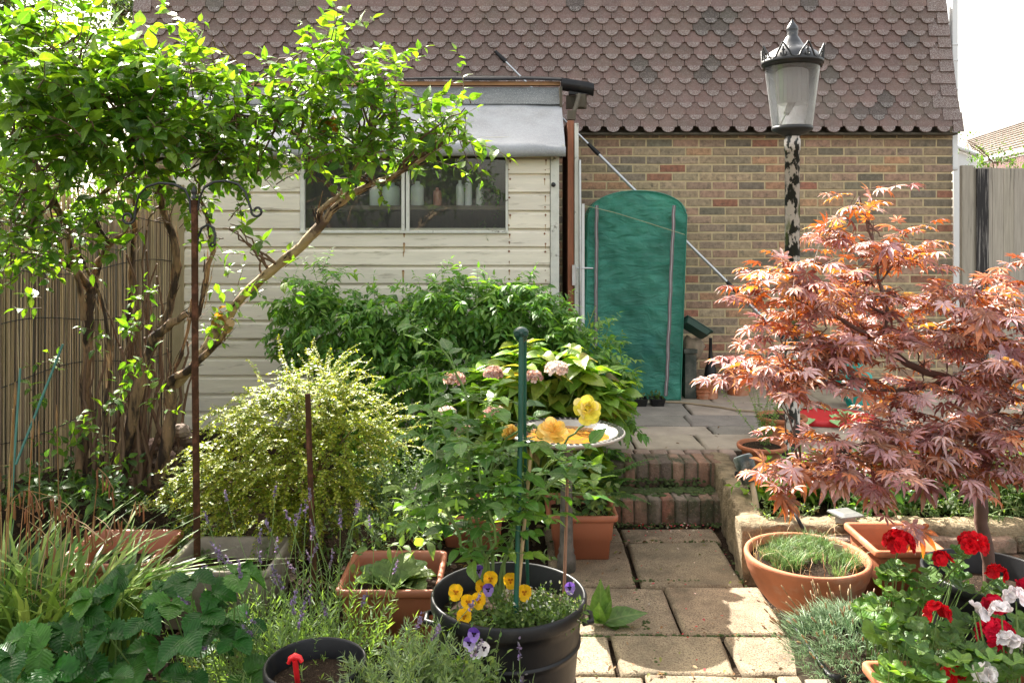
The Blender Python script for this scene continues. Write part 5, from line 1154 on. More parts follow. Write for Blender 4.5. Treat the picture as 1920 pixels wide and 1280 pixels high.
# ---------------------------------------------------------------- pansies in the black pot
pn = empty('pansies', (BPX, BPY - .05, .385), 'yellow pansies and tiny-leaved violas spilling over the soil of the big black pot', 'flowers')
tb = MB(); lb = LB()
def c_ps(): return jit(random.choice([(.16, .26, .05), (.22, .32, .08), (.10, .19, .04)]), .25)
for _ in range(330):
    a = U(0, 6.28); r_ = math.sqrt(R()) * .12; o = Vector((BPX + .10 + r_ * math.cos(a) * 1.15, BPY - .07 + r_ * math.sin(a), .385)); 
    spray(lb, tb, o, Vector((U(-.5, .5), U(-.5, .5), 1)), U(.03, .085), 6, U(.014, .024), c_ps, T_SM, droop=.1, r=.0012, seg=3, wf=1.1)
for _ in range(70):
    o = Vector((BPX + U(-.19, .0), BPY - U(.06, .19), .385)); spray(lb, tb, o, rv(.5) + UP, U(.04, .09), 5, U(.02, .035), c_ps, T_SM, droop=.1, r=.0012, seg=3, wf=1.2)
for i in range(90): o = Vector((BPX + U(-.02, .22), BPY - U(-.03, .18), .385 + U(.05, .1))); lb.add(T_SM, o, rv(), UP, .012, (.7, .68, .66), 1.3)
def pansy(c, col, face, size=.034, eye=(.02, .01, .02), dark=None):
    lb2 = LB(); f = face.normalized(); a = f.cross(UP).normalized(); b_ = a.cross(f)
    for an, s_, cc in ((90 - 38, 1.05, dark or col), (90 + 38, 1.05, dark or col), (-8, .95, col), (188, .95, col), (-90, 1.1, col)):
        t = math.radians(an); d = a * math.cos(t) + b_ * math.sin(t); lb2.add(T_PETAL, c - d * .003, d + f * .12, f, size * s_ * .75, jit(cc, .06, .02), 1.1)
    for an in (0, 120, 240): t = math.radians(an - 90); lb2.add(T_SM, c + f * .003, a * math.cos(t) + b_ * math.sin(t), f, size * .32, eye, 1.3)
    return lb2
YEL = (.88, .52, .012)
for px, py, d in ((855, 1110, 2.66), (870, 1155, 2.6), (897, 1125, 2.68), (920, 1085, 2.74), (905, 1100, 2.75), (983, 1110, 2.72), (957, 1088, 2.78), (878, 1128, 2.64)):
    c = P(px, py, d); tb.tube([Vector((c.x + .01, c.y + .03, .385)), c + Vector((0, .01, -.02)), c], .0014, 4); pansy(c, YEL, Vector((U(-.4, .3), -1, U(.1, .6))), eye=(.45, .16, .0), size=.038).build('blossom', M['petal'], pn)
for px, py, d in ((897, 1070, 2.8), (1068, 1102, 2.78), (915, 1105, 2.7)): pansy(P(px, py, d), (.30, .2, .5), Vector((.2, -1, .4)), size=.03, dark=(.14, .07, .35)).build('blossom', M['petal'], pn)
tb.build('stems', M['gtwig'], pn); lb.build('foliage', M['leafsoft'], pn)
vo = empty('violas', P(900, 1250, 2.35), 'purple and white viola with dark faces growing low in front of the big black pot', 'flowers')
for px, py, col, dk in ((893, 1222, (.78, .76, .78), (.78, .76, .80)), (908, 1214, (.80, .78, .8), None), (889, 1188, (.35, .22, .6), (.12, .05, .35)), (880, 1205, (.55, .45, .75), (.2, .1, .5))):
    pansy(P(px, py, 2.36), col, Vector((U(-.4, .1), -1, .2)), size=.030, dark=dk, eye=(.015, .003, .02)).build('blossom', M['petal'], vo)
tb = MB(); lb = LB()
for _ in range(60): spray(lb, tb, P(U(840, 930), 1330, U(2.3, 2.45)), Vector((U(-.4, .4), U(-.3, .3), 1)), U(.08, .22), 6, .03, c_ps, T_SM, droop=.2, r=.0013)
tb.build('stems', M['gtwig'], vo); lb.build('foliage', M['leafsoft'], vo)

# ---------------------------------------------------------------- lavenders
def lavender(name, base, lab, nl, ns, spread, hl, hs, lean=None, leafc=(.19, .30, .10), group='lavender clumps', spikes=True, lsize=.035):
    e = empty(name, base, lab, 'lavender', group); tb = MB(); lb = LB(); fb = LB(); cf = lambda: jit(leafc, .25, .1)
    for _ in range(nl):
        a = U(0, 6.28); r_ = math.sqrt(R()) * spread * .6; o = base + Vector((r_ * math.cos(a), r_ * math.sin(a), 0)); d = Vector((math.cos(a) * r_ / spread * 1.3, math.sin(a) * r_ / spread * 1.3, 1)) + rv(.16)
        spray(lb, tb, o, d, hl * U(.6, 1.1), 14, lsize * U(.8, 1.3), cf, T_NEED, droop=.15, wob=.15, r=.0014, pair=True, ang=.5, start=.25, nup=.2, wf=1.3, tipup=.3)
    for _ in range(ns):
        a = U(0, 6.28); o = base + Vector((U(-.5, .5) * spread, U(-.5, .5) * spread, .02)); d = (lean if lean else Vector((0, 0, 0))) + Vector((U(-.45, .45), U(-.35, .35), 1)); d.normalize()
        H = hs * U(.6, 1.1); pts = [o + d * H * t + Vector((0, 0, -.12 * H * t * t)) + rv(.004) for t in (0, .25, .5, .75, 1)]; tb.tube(pts, [.0017, .0016, .0014, .0013, .0012], 4, caps=False)
        ax = (pts[4] - pts[3]).normalized(); sp = MB()
        fb = LB()
        for q in range(30):
            t = q / 30; rr = .0075 * (1 - t * .5); p = pts[4] - ax * .005 + ax * (t ** 1.1) * U(.035, .06)
            fb.add(T_SM, p, ax * .6 + rv(.6), rv(), U(.008, .012), jit(random.choice([(.19, .15, .22), (.24, .19, .29), (.15, .13, .14), (.32, .24, .44)]), .25), 1.4)
        fb.build('flower_spike', M['petal'], e)
    tb.build('stems', M['gtwig'], e); lb.build('foliage', M['leafsoft'], e)
    return e
lavender('lavender', Vector((sx(530, 2.6), 2.62, .18)), 'wispy green lavender leaning beside the black pot with the red peg', 90, 12, .24, .26, .42, Vector((-.25, .1, 0)))
lavender('lavender', Vector((sx(560, 2.9), 2.95, .05)), 'tall wispy lavender with many faded purple spikes beside the concrete planter', 130, 36, .46, .34, .66, Vector((-.12, .1, 0)))
lavender('lavender', Vector((sx(775, 2.34), 2.36, .33)), 'grey-green tufty lavender with hardly any flowers in the black pot at the bottom edge', 115, 4, .22, .16, .30, Vector((.5, 0, 0)), (.26, .35, .20), lsize=.032)
lavender('lavender', Vector((sx(930, 2.3), 2.34, .12)), 'sprig of lavender with pinkish-purple heads in front of the big black pot', 50, 9, .14, .26, .30, Vector((0, 0, 0)), (.22, .32, .15))
# ---------------------------------------------------------------- strawberries, sedge, primrose
def c_st(): return jit(random.choice([(.03, .12, .014), (.055, .17, .02), (.02, .09, .011)]), .2)
sw = empty('strawberry_plants', P(230, 1300, 2.6), 'dark green strawberry plants with large toothed three-part leaves, lower left corner', 'strawberries')
tb = MB(); lb = LB()
def straw(c, size, d, cf=c_st, base=None):
    base = base or Vector((c.x + U(-.1, .1), c.y + U(.02, .15), .05)); tb.tube([base, base.lerp(c, .5) + Vector((U(-.02, .02), 0, .05)), c + Vector((0, 0, -.004))], [.003, .0025, .002], 5)
    n = (UP * 1.0 + rv(.22) + Vector((0, -.35, 0))); d = d.normalized(); sd = d.cross(n).normalized(); cc = cf()
    lb.add(T_SER, c, d + UP * .12, n, size, cc, 1.05); 
    for s_ in (-1, 1): lb.add(T_SER, c, sd * s_ * .93 + d * .25 + UP * .12, n + sd * s_ * -.15, size * .93, jit(cc, .08, .03), 1.05)
for px, py, s_, dx, dy in ((235, 1080, .10, -.3, .4), (215, 1110, .11, -.5, .0), (320, 1130, .13, .2, -.5), (170, 1120, .10, -.6, .3), (270, 1160, .11, .5, -.3), (380, 1150, .12, .6, -.2), (200, 1185, .13, -.1, -.6), (120, 1180, .12, -.6, -.2), (300, 1210, .12, .2, -.6), (80, 1215, .13, -.7, -.3), (160, 1240, .13, -.2, -.7), (250, 1250, .12, .3, -.5),
        (355, 1085, .11, .1, -.5), (440, 1075, .13, .2, .5), (405, 1180, .11, .7, -.3), (100, 1255, .13, .0, -.7), (345, 1195, .11, .4, -.4), (60, 1190, .11, -.7, .2), (440, 1200, .10, .5, -.2), (350, 1265, .10, -.1, -.6), (460, 1265, .11, .6, -.1), (20, 1230, .12, -.5, -.5), (210, 1270, .11, 0, -1), (150, 1150, .10, .3, .3), (290, 1105, .11, .3, .4), (130, 1280, .13, 0, -1), (300, 1280, .11, .4, -1), (30, 1280, .13, -.2, -1), (400, 1110, .1, .4, .3)):
    d_ = 2.62 - (py - 1150) * .0012 + U(-.08, .08); straw(P(px, py, d_), s_ * U(.66, .84), Vector((dx, dy * .6 - .25, -.05)))
for _ in range(9):
    px, py = U(0, 470), U(1150, 1300); straw(P(px, py, 2.75 + U(-.05, .1)) , U(.07, .10), Vector((U(-1, 1), U(-1, .2), -.1)))
tb.build('stems', M['gtwig'], sw); lb.build('foliage', M['leafdark'], sw)

def blades(mb, base, n, spread, h, w_, cf, arch=.8, lean=Vector((0, 0, 0)), seg=7, dirang=None, fold=.25):
    for _ in range(n):
        a = U(0, 6.28) if dirang is None else U(*dirang); r_ = spread * math.sqrt(R()); o = base + Vector((r_ * math.cos(a), r_ * math.sin(a), 0)); hh = h * U(.55, 1.1); out = Vector((math.cos(a), math.sin(a), 0)) * arch * U(.3, 1.1) + lean
        pts = []; 
        for i in range(seg + 1):
            t = i / seg; pts.append(o + out * hh * (t ** 1.9) * .8 + Vector((0, 0, hh * (t - .38 * t * t * (abs(arch) + .2)))) + rv(.002))
        sd = out.cross(UP); sd = sd.normalized() if sd.length > .01 else Vector((1, 0, 0)); sd = (sd + rv(.3)).normalized()
        ww = w_ * U(.7, 1.2); mb.strip(pts, [ww * (1 if i < seg * .55 else max(.05, (1 - (i / seg - .55) / .46))) for i in range(seg + 1)], sd, 0, cf(), fold)
def c_gr(): return jit(random.choice([(.19, .30, .045), (.13, .23, .035), (.26, .36, .07), (.08, .16, .03)]), .2)
def c_dry(): return jit(random.choice([(.50, .33, .15), (.38, .20, .08), (.58, .44, .26)]), .2)
sg = empty('sedge_grass', P(90, 1150, 3.0), 'clump of broad arching sedge with brown drooping seed heads at the left edge', 'grass clump')
b = MB()
for px, py, d, n, h in ((60, 1230, 2.95, 75, .52), (150, 1210, 3.05, 75, .48), (0, 1200, 3.0, 50, .55), (-60, 1200, 3.0, 40, .5), (220, 1170, 3.15, 40, .42)):
    o = P(px, py, d); o.z = .06; blades(b, o, int(n * 1.3), .13, h * 1.4, .0105, c_gr, .75); blades(b, o, n // 4, .10, h, .003, c_dry, 1.0)
for _ in range(30):
    o = P(190 + U(-60, 30), 1100, 3.2); o.z = .12; blades(b, o, 2, .05, .50, .009, c_gr, 1.2, Vector((.7, 0, .05)))
b.build('blades', M['grass'], sg)
b = MB(); sb_ = MB()
for _ in range(17):
    x0 = U(-20, 190); o = P(x0, 1150, 3.05); o.z = .1; xt = x0 + U(-20, 110); tip = P(xt, U(860, 990), 3.05 + U(-.15, .2)); en = tip + Vector((U(.03, .16) * (1 if R() < .8 else -1), U(-.05, .05), -U(.03, .09)))
    pts = [o, o.lerp(tip, .5) + Vector((-.01, 0, .02)), o.lerp(tip, .85), tip, tip.lerp(en, .5) + Vector((0, 0, .012)), en]; b.tube(pts, .0016, 4, 0, c_dry())
    for q in range(random.randint(3, 5)):
        p = pts[3].lerp(pts[5], q / 4) if q else pts[3]; l = U(.04, .075); sb_.tube([p, p + Vector((U(-.004, .006), 0, -l * .2)), p + Vector((U(-.004, .008), 0, -l * .9)), p + Vector((0, 0, -l))], [.0008, .0034, .0034, .001], 5, 0, jit((.30, .13, .055), .25))
for _ in range(7):
    x0 = U(-5, 120); o = P(x0, 1100, 3.3); o.z = .1; tip = P(x0 + U(-15, 25), U(640, 830), 3.3); b.tube([o, o.lerp(tip, .5) + rv(.01), tip], .0022, 4, 0, c_dry()); sb_.tube([tip - Vector((0, 0, .08)), tip - Vector((0, 0, .04)), tip], [.002, .0045, .001], 5, 0, jit((.42, .24, .10), .2))
b.build('flower_stalks', M['grass'], sg); sb_.build('seed_heads', M['grass'], sg)
for (x0, y0, x1, y1, lab) in ((22, 930, 38, 690, 'thin blue-green plastic garden stake, the upright one at the left fence'), (30, 870, 118, 645, 'thin blue-green plastic garden stake, the slanting one at the left fence')):
    b = MB(); b.tube([P(x0, y0, 3.7), P(x1, y1, 3.8)], .0055, 7); tag(b.build('garden_stake', surf('blue_green_plastic', (.05, .17, .14), .5)), lab, 'stake')

pr_ = empty('primrose', (-.50, 3.46, .2), 'crinkled pale green primrose rosette growing in the square terracotta planter', 'primrose'); lb = LB()
for i in range(20):
    a = i * 2.4; lb.add(T_SER, (-.48 + .02 * math.cos(a), 3.43 + .02 * math.sin(a), .185), (math.cos(a), math.sin(a), .75 + .3 * (i % 3)), UP, U(.11, .17), jit(random.choice([(.20, .28, .10), (.15, .24, .07)]), .2), 1.0)
lb.build('foliage', M['leafdark'], pr_)
# trailing peppery stems from the primrose pot and small-leaved plants around
def filler(name, lab, cat, spots, cf, tpl, size, L, n, mat='leafsoft', droop=.3, dirs=UP, group=None, pair=False, wf=1.0, base=None, spread=.55, nup=1.0):
    e = empty(name, base or spots[0][0], lab, cat, group); tb = MB(); lb = LB()
    for c, rad, k in spots:
        for _ in range(k):
            p = c + Vector((U(-rad, rad), U(-rad, rad), U(0, rad * .3))); spray(lb, tb, p, dirs + rv(spread), L * U(.6, 1.2), n, size * U(.7, 1.2), cf, tpl, droop=droop, r=.002, pair=pair, wf=wf, nup=nup, ang=.75)
    tb.build('stems', M['gtwig'], e); lb.build('foliage', M[mat], e); return e
cf1 = lambda: jit((.09, .18, .04), .3); cf2 = lambda: jit(random.choice([(.14, .24, .05), (.09, .18, .04)]), .3); cf3 = lambda: jit((.045, .11, .03), .3)
V = Vector
filler('bistort', 'thin bright green stems with narrow pale leaves arching above the primrose planter', 'plant', [(P(760, 1020, 3.4), .12, 10), (P(790, 1000, 3.4), .1, 8), (P(720, 1010, 3.5), .1, 6)], lambda: jit((.22, .32, .07), .25), T_OV, .055, .22, 5, droop=.5, spread=.6)
filler('creeping_cotoneaster', 'small-leaved grey-green creeping shrub left of the left-hand rose planter', 'shrub', [(P(790, 930, 4.1), .22, 60), (P(730, 900, 4.1), .2, 40), (P(700, 985, 3.9), .18, 30), (P(780, 980, 3.95), .15, 30)], lambda: jit(random.choice([(.17, .26, .12), (.24, .34, .17), (.10, .17, .07)]), .25), T_SM, .022, .18, 14, droop=.6, pair=True, spread=.9)
filler('ivy', 'variegated ivy spilling over the planter right of the bird bath pedestal', 'plant', [(V((.35, 4.32, .2)), .13, 22), (V((.45, 4.25, .22)), .08, 12)], lambda: jit(random.choice([(.06, .14, .04), (.16, .25, .08), (.25, .34, .14)]), .25), T_OV, .045, .12, 5, mat='leaf', droop=.6, wf=1.5)
filler('ivy', 'dark small-leaved ivy filling the planter left of the pedestal', 'plant', [(V((-.2, 4.33, .2)), .13, 26)], cf1, T_OV, .05, .13, 5, mat='leaf', droop=.6, wf=1.4)
fn = empty('fern', P(1120, 930, 4.5), 'dark hart’s-tongue-like fern fronds arching over the brick steps', 'fern'); lb = LB()
tb = MB()
for tx, ty in ((1210, 870), (1185, 960), (1225, 860), (1160, 985), (1195, 900), (1140, 890), (1220, 945), (1170, 880)):
    a = P(1105, 935, 4.55); a.z = .2; c = P(tx, ty, 4.45 + U(-.1, .1)); mid = a.lerp(c, .55) + V((0, 0, .09)); pts = [a.lerp(mid, t) * (1 - t) + mid.lerp(c, t) * t for t in [q / 12 for q in range(13)]]
    tb.tube(pts, .002, 4); 
    for q in range(2, 13):
        ax = (pts[q] - pts[q - 1]).normalized(); sd = ax.cross(UP).normalized()
        for s_ in (1, -1):
            for h_ in (0, .5): lb.add(T_SM, pts[q - 1].lerp(pts[q], h_), sd * s_ + ax * .4 + V((0, 0, -.1)), UP, .05 * math.sin(math.pi * min(.97, q / 13.5 + .05)), jit((.09, .20, .04), .2), .8)
tb.build('stems', M['gtwig'], fn); lb.build('foliage', M['leafsoft'], fn)
fn = empty('fern', P(330, 930, 4.0), 'light green fern fronds at the foot of the big shrub, left of the hooked pole', 'fern'); lb = LB(); tb = MB()
for tx, ty in ((300, 900), (350, 850), (290, 950), (380, 900), (310, 920), (340, 980), (400, 960), (260, 960)):
    a = P(350, 980, 3.95); c = P(tx, ty, 3.9 + U(-.1, .1)); mid = a.lerp(c, .55) + V((0, 0, .07)); pts = [a.lerp(mid, t) * (1 - t) + mid.lerp(c, t) * t for t in [q / 12 for q in range(13)]]
    tb.tube(pts, .0015, 4)
    for q in range(2, 13):
        ax = (pts[q] - pts[q - 1]).normalized(); sd = ax.cross(UP); sd = sd.normalized() if sd.length > .01 else V((1, 0, 0))
        for s_ in (1, -1): lb.add(T_SM, pts[q], sd * s_ + ax * .4, UP, .035 * math.sin(math.pi * min(.97, q / 13.5 + .05)), jit((.16, .28, .06), .2), .7)
tb.build('stems', M['gtwig'], fn); lb.build('foliage', M['leafsoft'], fn)
# broad-leaved weed on the path edge
wd = empty('broadleaf_weed', P(1128, 1170, 2.95), 'broad-leaved plantain-like weed growing from a path joint beside the big black pot', 'weed'); lb = LB()
b0 = G(1125, 1170, .0)
for dx, dz, s_, lean in ((-.1, 1, .17, 0), (.15, 1, .15, .1), (1, .35, .20, 0), (.25, .9, .11, -.4), (-.5, .6, .09, 0), (.7, -.0, .10, -.5), (-.6, .4, .08, -.3), (1, .1, .12, -.2), (-.2, .8, .12, -.5)):
    lb.add(T_OV, b0 + V((U(-.01, .01), U(-.01, .01), .01)), (dx, lean, dz), (-.2 - dz * .3, -1 * dz, 1 - dz * .7), s_ * 1.0, jit((.12, .24, .05), .15), .95)
lb.build('foliage', M['leaf'], wd)
# small weeds at the step foot
for px, py, lab in ((1238, 965, 'small pale-leaved seedling at the foot of the brick steps, left one'), (1300, 965, 'small seedling with spreading leaves at the foot of the brick steps, right one')):
    filler('seedling_weed', lab, 'weed', [(G(px, py, .0), .02, 4)], lambda: jit((.16, .25, .09), .2), T_OV, .05, .08, 3, droop=.2)

filler('shade_plants', 'low dark leafy plants in the shade at the foot of the reed screen', 'plant', [(P(x_, 930, d_) + V((0, 0, -.04)), .14, 9) for x_, d_ in ((60, 4.5), (110, 4.4), (160, 4.3), (30, 4.2), (90, 4.0), (200, 4.1), (230, 4.2))], lambda: jit((.06, .13, .03), .3), T_OV, .07, .2, 6, mat='leaf', droop=.4, spread=.6)
filler('bed_weeds', 'mixed low weeds and seedlings filling the soil between the shrub and the planters', 'weeds', [(V((U(-1.9, .1), U(3.7, 4.4), .1)), .07, 3) for _ in range(60)], cf2, T_OV, .04, .13, 6, droop=.5, spread=.8)
# ---------------------------------------------------------------- raised bed planting
filler('spurge', 'fresh yellow-green leafy clump behind the garden spotlight on the raised bed', 'plant', [(V((1.42 + i * .09, 4.45, .22)), .13, 22) for i in range(5)], lambda: jit((.17, .30, .04), .25), T_OV, .075, .22, 7, mat='leaf', droop=.25, spread=.45)
filler('bergenia', 'darker green bushy plants under the maple on the raised bed', 'plant', [(V((1.75 + i * .16, 4.35, .22)), .16, 26) for i in range(8)], lambda: jit(random.choice([(.07, .16, .035), (.11, .21, .05)]), .25), T_OV, .08, .24, 6, mat='leaf', droop=.4, spread=.6)
filler('ground_cover', 'low mat of small pale leaves creeping along the raised bed behind the coping', 'ground cover', [(V((1.3 + i * .16, 4.16, .24)), .07, 14) for i in range(14)], lambda: jit((.20, .28, .10), .3), T_SM, .025, .09, 9, droop=.5, spread=.8)
filler('dry_hedge', 'tangled grey-green small-leaved hedge at the right edge behind the maple trunk', 'hedge', [(V((2.3 + i * .14, 4.2 + (i % 3) * .1, .25 + (i % 2) * .12)), .2, 42) for i in range(8)], lambda: jit(random.choice([(.13, .19, .06), (.22, .26, .11), (.09, .14, .05)]), .3), T_SM, .03, .3, 12, droop=.3, spread=.7)
filler('potted_sapling', 'feathery light green seedling tree in the mossy shallow pot by the lamp post', 'sapling', [(V((sx(1438, 4.95), 4.97, .38)), .03, 16)], lambda: jit((.20, .32, .08), .2), T_TINY, .022, .40, 22, droop=.1, spread=.28, pair=True)

# ---------------------------------------------------------------- maple
mp_ = empty('japanese_maple', (MPX, MPY, .24), 'spreading red-leaved maple with pinkish star leaves, glowing orange against the sun', 'maple tree')
tb = MB(); sk = []
for spec in (
    [(1858, 1105, 3.26, .027), (1850, 1030, 3.26, .025), (1838, 930, 3.25, .023), (1850, 840, 3.27, .019), (1845, 770, 3.27, .016), (1790, 715, 3.25, .015), (1717, 690, 3.22, .014), (1660, 650, 3.2, .011), (1620, 625, 3.2, .009), (1569, 595, 3.2, .007), (1515, 575, 3.2, .005)],
    [(1648, 640, 3.2, .008), (1663, 598, 3.22, .009), (1655, 555, 3.25, .008), (1646, 515, 3.28, .006), (1635, 450, 3.3, .005), (1612, 370, 3.32, .003)],
    [(1660, 590, 3.22, .006), (1620, 570, 3.2, .005), (1580, 545, 3.2, .004), (1480, 530, 3.15, .003)],
    [(1845, 770, 3.27, .012), (1820, 680, 3.35, .009), (1812, 590, 3.4, .007), (1805, 540, 3.4, .004)],
    [(1850, 800, 3.27, .014), (1890, 720, 3.25, .011), (1930, 640, 3.2, .009), (1960, 560, 3.2, .006)],
    [(1838, 900, 3.25, .012), (1760, 850, 3.15, .009), (1650, 830, 3.05, .007), (1560, 850, 3.0, .005), (1490, 880, 3.0, .003)],
    [(1790, 715, 3.25, .009), (1680, 730, 3.15, .007), (1550, 720, 3.05, .005), (1440, 720, 3.0, .003)],
    [(1845, 830, 3.27, .011), (1900, 820, 3.1, .008), (1960, 800, 3.0, .005)], [(1650, 655, 3.2, .007), (1560, 650, 3.3, .005), (1450, 660, 3.3, .003)]):
    sk += poly(tb, spec, 4, 8, .06)
MBl = [(1612, 385, 40, 32, 3.3, .08, 7), (1640, 455, 85, 32, 3.3, .12, 17), (1700, 480, 70, 40, 3.35, .15, 16), (1515, 510, 70, 26, 3.15, .12, 17), (1440, 545, 60, 28, 3.1, .1, 12), (1560, 555, 100, 35, 3.2, .2, 26), (1680, 560, 90, 40, 3.35, .2, 22),
       (1485, 615, 65, 35, 3.2, .15, 14), (1520, 650, 110, 40, 3.15, .25, 28), (1620, 640, 90, 45, 3.2, .25, 26), (1720, 630, 90, 50, 3.3, .25, 26), (1465, 690, 65, 30, 3.1, .15, 15), (1500, 710, 110, 35, 3.05, .2, 26), (1445, 740, 45, 18, 3.0, .1, 7),
       (1800, 560, 70, 40, 3.3, .2, 15), (1850, 520, 40, 25, 3.35, .1, 6), (1890, 600, 70, 55, 3.2, .2, 26), (1820, 650, 80, 50, 3.25, .25, 24), (1900, 700, 60, 50, 3.1, .2, 22), (1760, 730, 100, 45, 3.2, .25, 28),
       (1600, 830, 110, 30, 3.0, .2, 20), (1700, 810, 100, 35, 3.05, .25, 28), (1560, 870, 75, 28, 2.95, .15, 16), (1640, 880, 90, 30, 2.95, .2, 22), (1800, 830, 90, 45, 3.05, .25, 28), (1890, 800, 60, 55, 3.0, .2, 22), (1740, 890, 60, 25, 2.95, .15, 12), (1870, 890, 60, 30, 2.95, .15, 13), (1505, 905, 35, 25, 2.9, .08, 6), (1920, 760, 40, 90, 3.1, .2, 18)]
connect(tb, sk, MBl, 4, .004, .0016, .1, .7)
lb = LB()
def c_mp(): return jit(random.choice([(.47, .27, .28), (.39, .21, .22), (.56, .38, .40), (.20, .06, .06), (.46, .17, .08), (.30, .14, .09)]), .16, .08)
for b in MBl:
    for _ in range(int(b[6] * .95)):
        p, u_ = blob(b, .7); dirh = Vector((u_.x + .0, u_.y - .1, .12)) + rv(.25); L = U(.08, .16); pts = [p, p + dirh.normalized() * L * .5 + Vector((0, 0, .006)), p + dirh.normalized() * L]
        tb.tube(pts, [.0016, .0013, .001], 4, caps=False); dn = dirh.normalized(); sd = dn.cross(UP).normalized()
        for t, s_ in ((.35, 1), (.35, -1), (.7, 1), (.7, -1), (1, 0)):
            if R() < .85:
                q = p + dn * L * t; dd = (dn * .6 + sd * s_ * .9 if s_ else dn) + Vector((0, -.10, -.16)) + rv(.2); pe = q + dd.normalized() * U(.012, .03); tb.tube([q, pe], .0007, 3, caps=False)
                lb.add(T_MAPLE, pe, dd, UP + rv(.34) + Vector((0, -.1, 0)), U(.042, .070), c_mp(), 1.0)
for px, py, d in ((1470, 925, 2.85), (1735, 905, 2.9), (1830, 905, 2.92), (1500, 880, 2.88), (1560, 890, 2.88), (1650, 900, 2.9), (1720, 990, 3.0), (1590, 640, 3.0), (1440, 700, 2.95), (1890, 660, 2.95), (1830, 600, 3.0), (1650, 470, 3.15), (1500, 520, 3.0)):
    for _ in range(3): lb.add(T_MAPLE, P(px + U(-25, 25), py + U(-12, 12), d), Vector((U(-.7, .7), -.3, -.45)), UP + Vector((0, -.5, 0)) + rv(.2), U(.07, .095), c_mp())
tb.build('trunk', M['mtwig'], mp_); lb.build('foliage', M['mapleleaf'], mp_)

# ---------------------------------------------------------------- grass bowl, dianthus
gb_ = empty('tufted_grass', (GBX, GBY, .235), 'fine wiry green grass tufts with dry wisps in the shallow terracotta bowl', 'grass'); b = MB()
cg = lambda: jit(random.choice([(.15, .26, .07), (.20, .30, .09), (.10, .19, .05)]), .25)
for i in range(48):
    a = U(0, 6.28); r_ = .20 * math.sqrt(R()); 
    if -.3 < r_ * math.cos(a) and r_ * math.sin(a) < -.07 and abs(r_ * math.cos(a)) < .07: continue
    blades(b, Vector((GBX + r_ * math.cos(a), GBY + r_ * math.sin(a), .235)), 60, .035, .095, .0013, cg, .7, seg=4); blades(b, Vector((GBX + r_ * math.cos(a), GBY + r_ * math.sin(a), .235)), 8, .03, .08, .0009, c_dry, 1.0, seg=4)
for i in range(34): a = U(0, 6.28); blades(b, Vector((GBX + .22 * math.cos(a), GBY + .22 * math.sin(a), .24)), 1, .01, .17, .0011, c_dry, 1.1, seg=8)
b.build('blades', M['grass'], gb_)
b = MB(); c = Vector((sx(1572, 3.62), 3.62, .25)); b.add([c + V((-.022, 0, .055)), c + V((.02, .0, .045)), c + V((.006, 0, -.02)), c + V((-.002, 0, -.02)), c + V((-.022, .003, .055)), c + V((.02, .003, .045)), c + V((.006, .003, -.02)), c + V((-.002, .003, -.02))], [(3, 2, 1, 0), (4, 5, 6, 7), (0, 1, 5, 4), (1, 2, 6, 5), (3, 0, 4, 7)]); tag(b.build('plant_label', surf('tan_label', (.42, .34, .24), .6)), 'blank tan wedge-shaped plant label stuck in the grass bowl', 'plant label')
di = empty('dianthus', V((1.2, 2.93, .16)), 'dense grey-green spiky dianthus cushion with withered buds, overflowing the square black planter', 'dianthus'); b = MB(); sb_ = MB()
cd = lambda: jit(random.choice([(.17, .26, .13), (.24, .34, .19), (.11, .19, .08)]), .2)
for i in range(290):
    a = U(0, 6.28); r_ = math.sqrt(R()); o = V((1.235 + r_ * math.cos(a) * .27, 2.90 + r_ * math.sin(a) * .30, .17 + .10 * (1 - r_ * r_))); blades(b, o, 11, .014, .075, .0016, cd, .9, Vector((math.cos(a), math.sin(a), 0)) * r_ * .8, seg=4)
for i in range(120):
    a = U(0, 6.28); r_ = math.sqrt(R()); o = V((1.215 + r_ * math.cos(a) * .25, 2.92 + r_ * math.sin(a) * .28, .20 + .08 * (1 - r_))); t = o + V((math.cos(a) * r_ * .07 + U(-.02, .02), math.sin(a) * r_ * .07, U(.03, .08))); b.tube([o, t], .0009, 3, 0, cd(), caps=False); ax = (t - o).normalized(); sb_.tube([t, t + ax * .006, t + ax * .018, t + ax * .022], [.001, .0032, .0028, .0012], 5, 0, jit((.40, .27, .15), .2))
b.build('leaves', M['grass'], di); sb_.build('withered_buds', M['grass'], di)

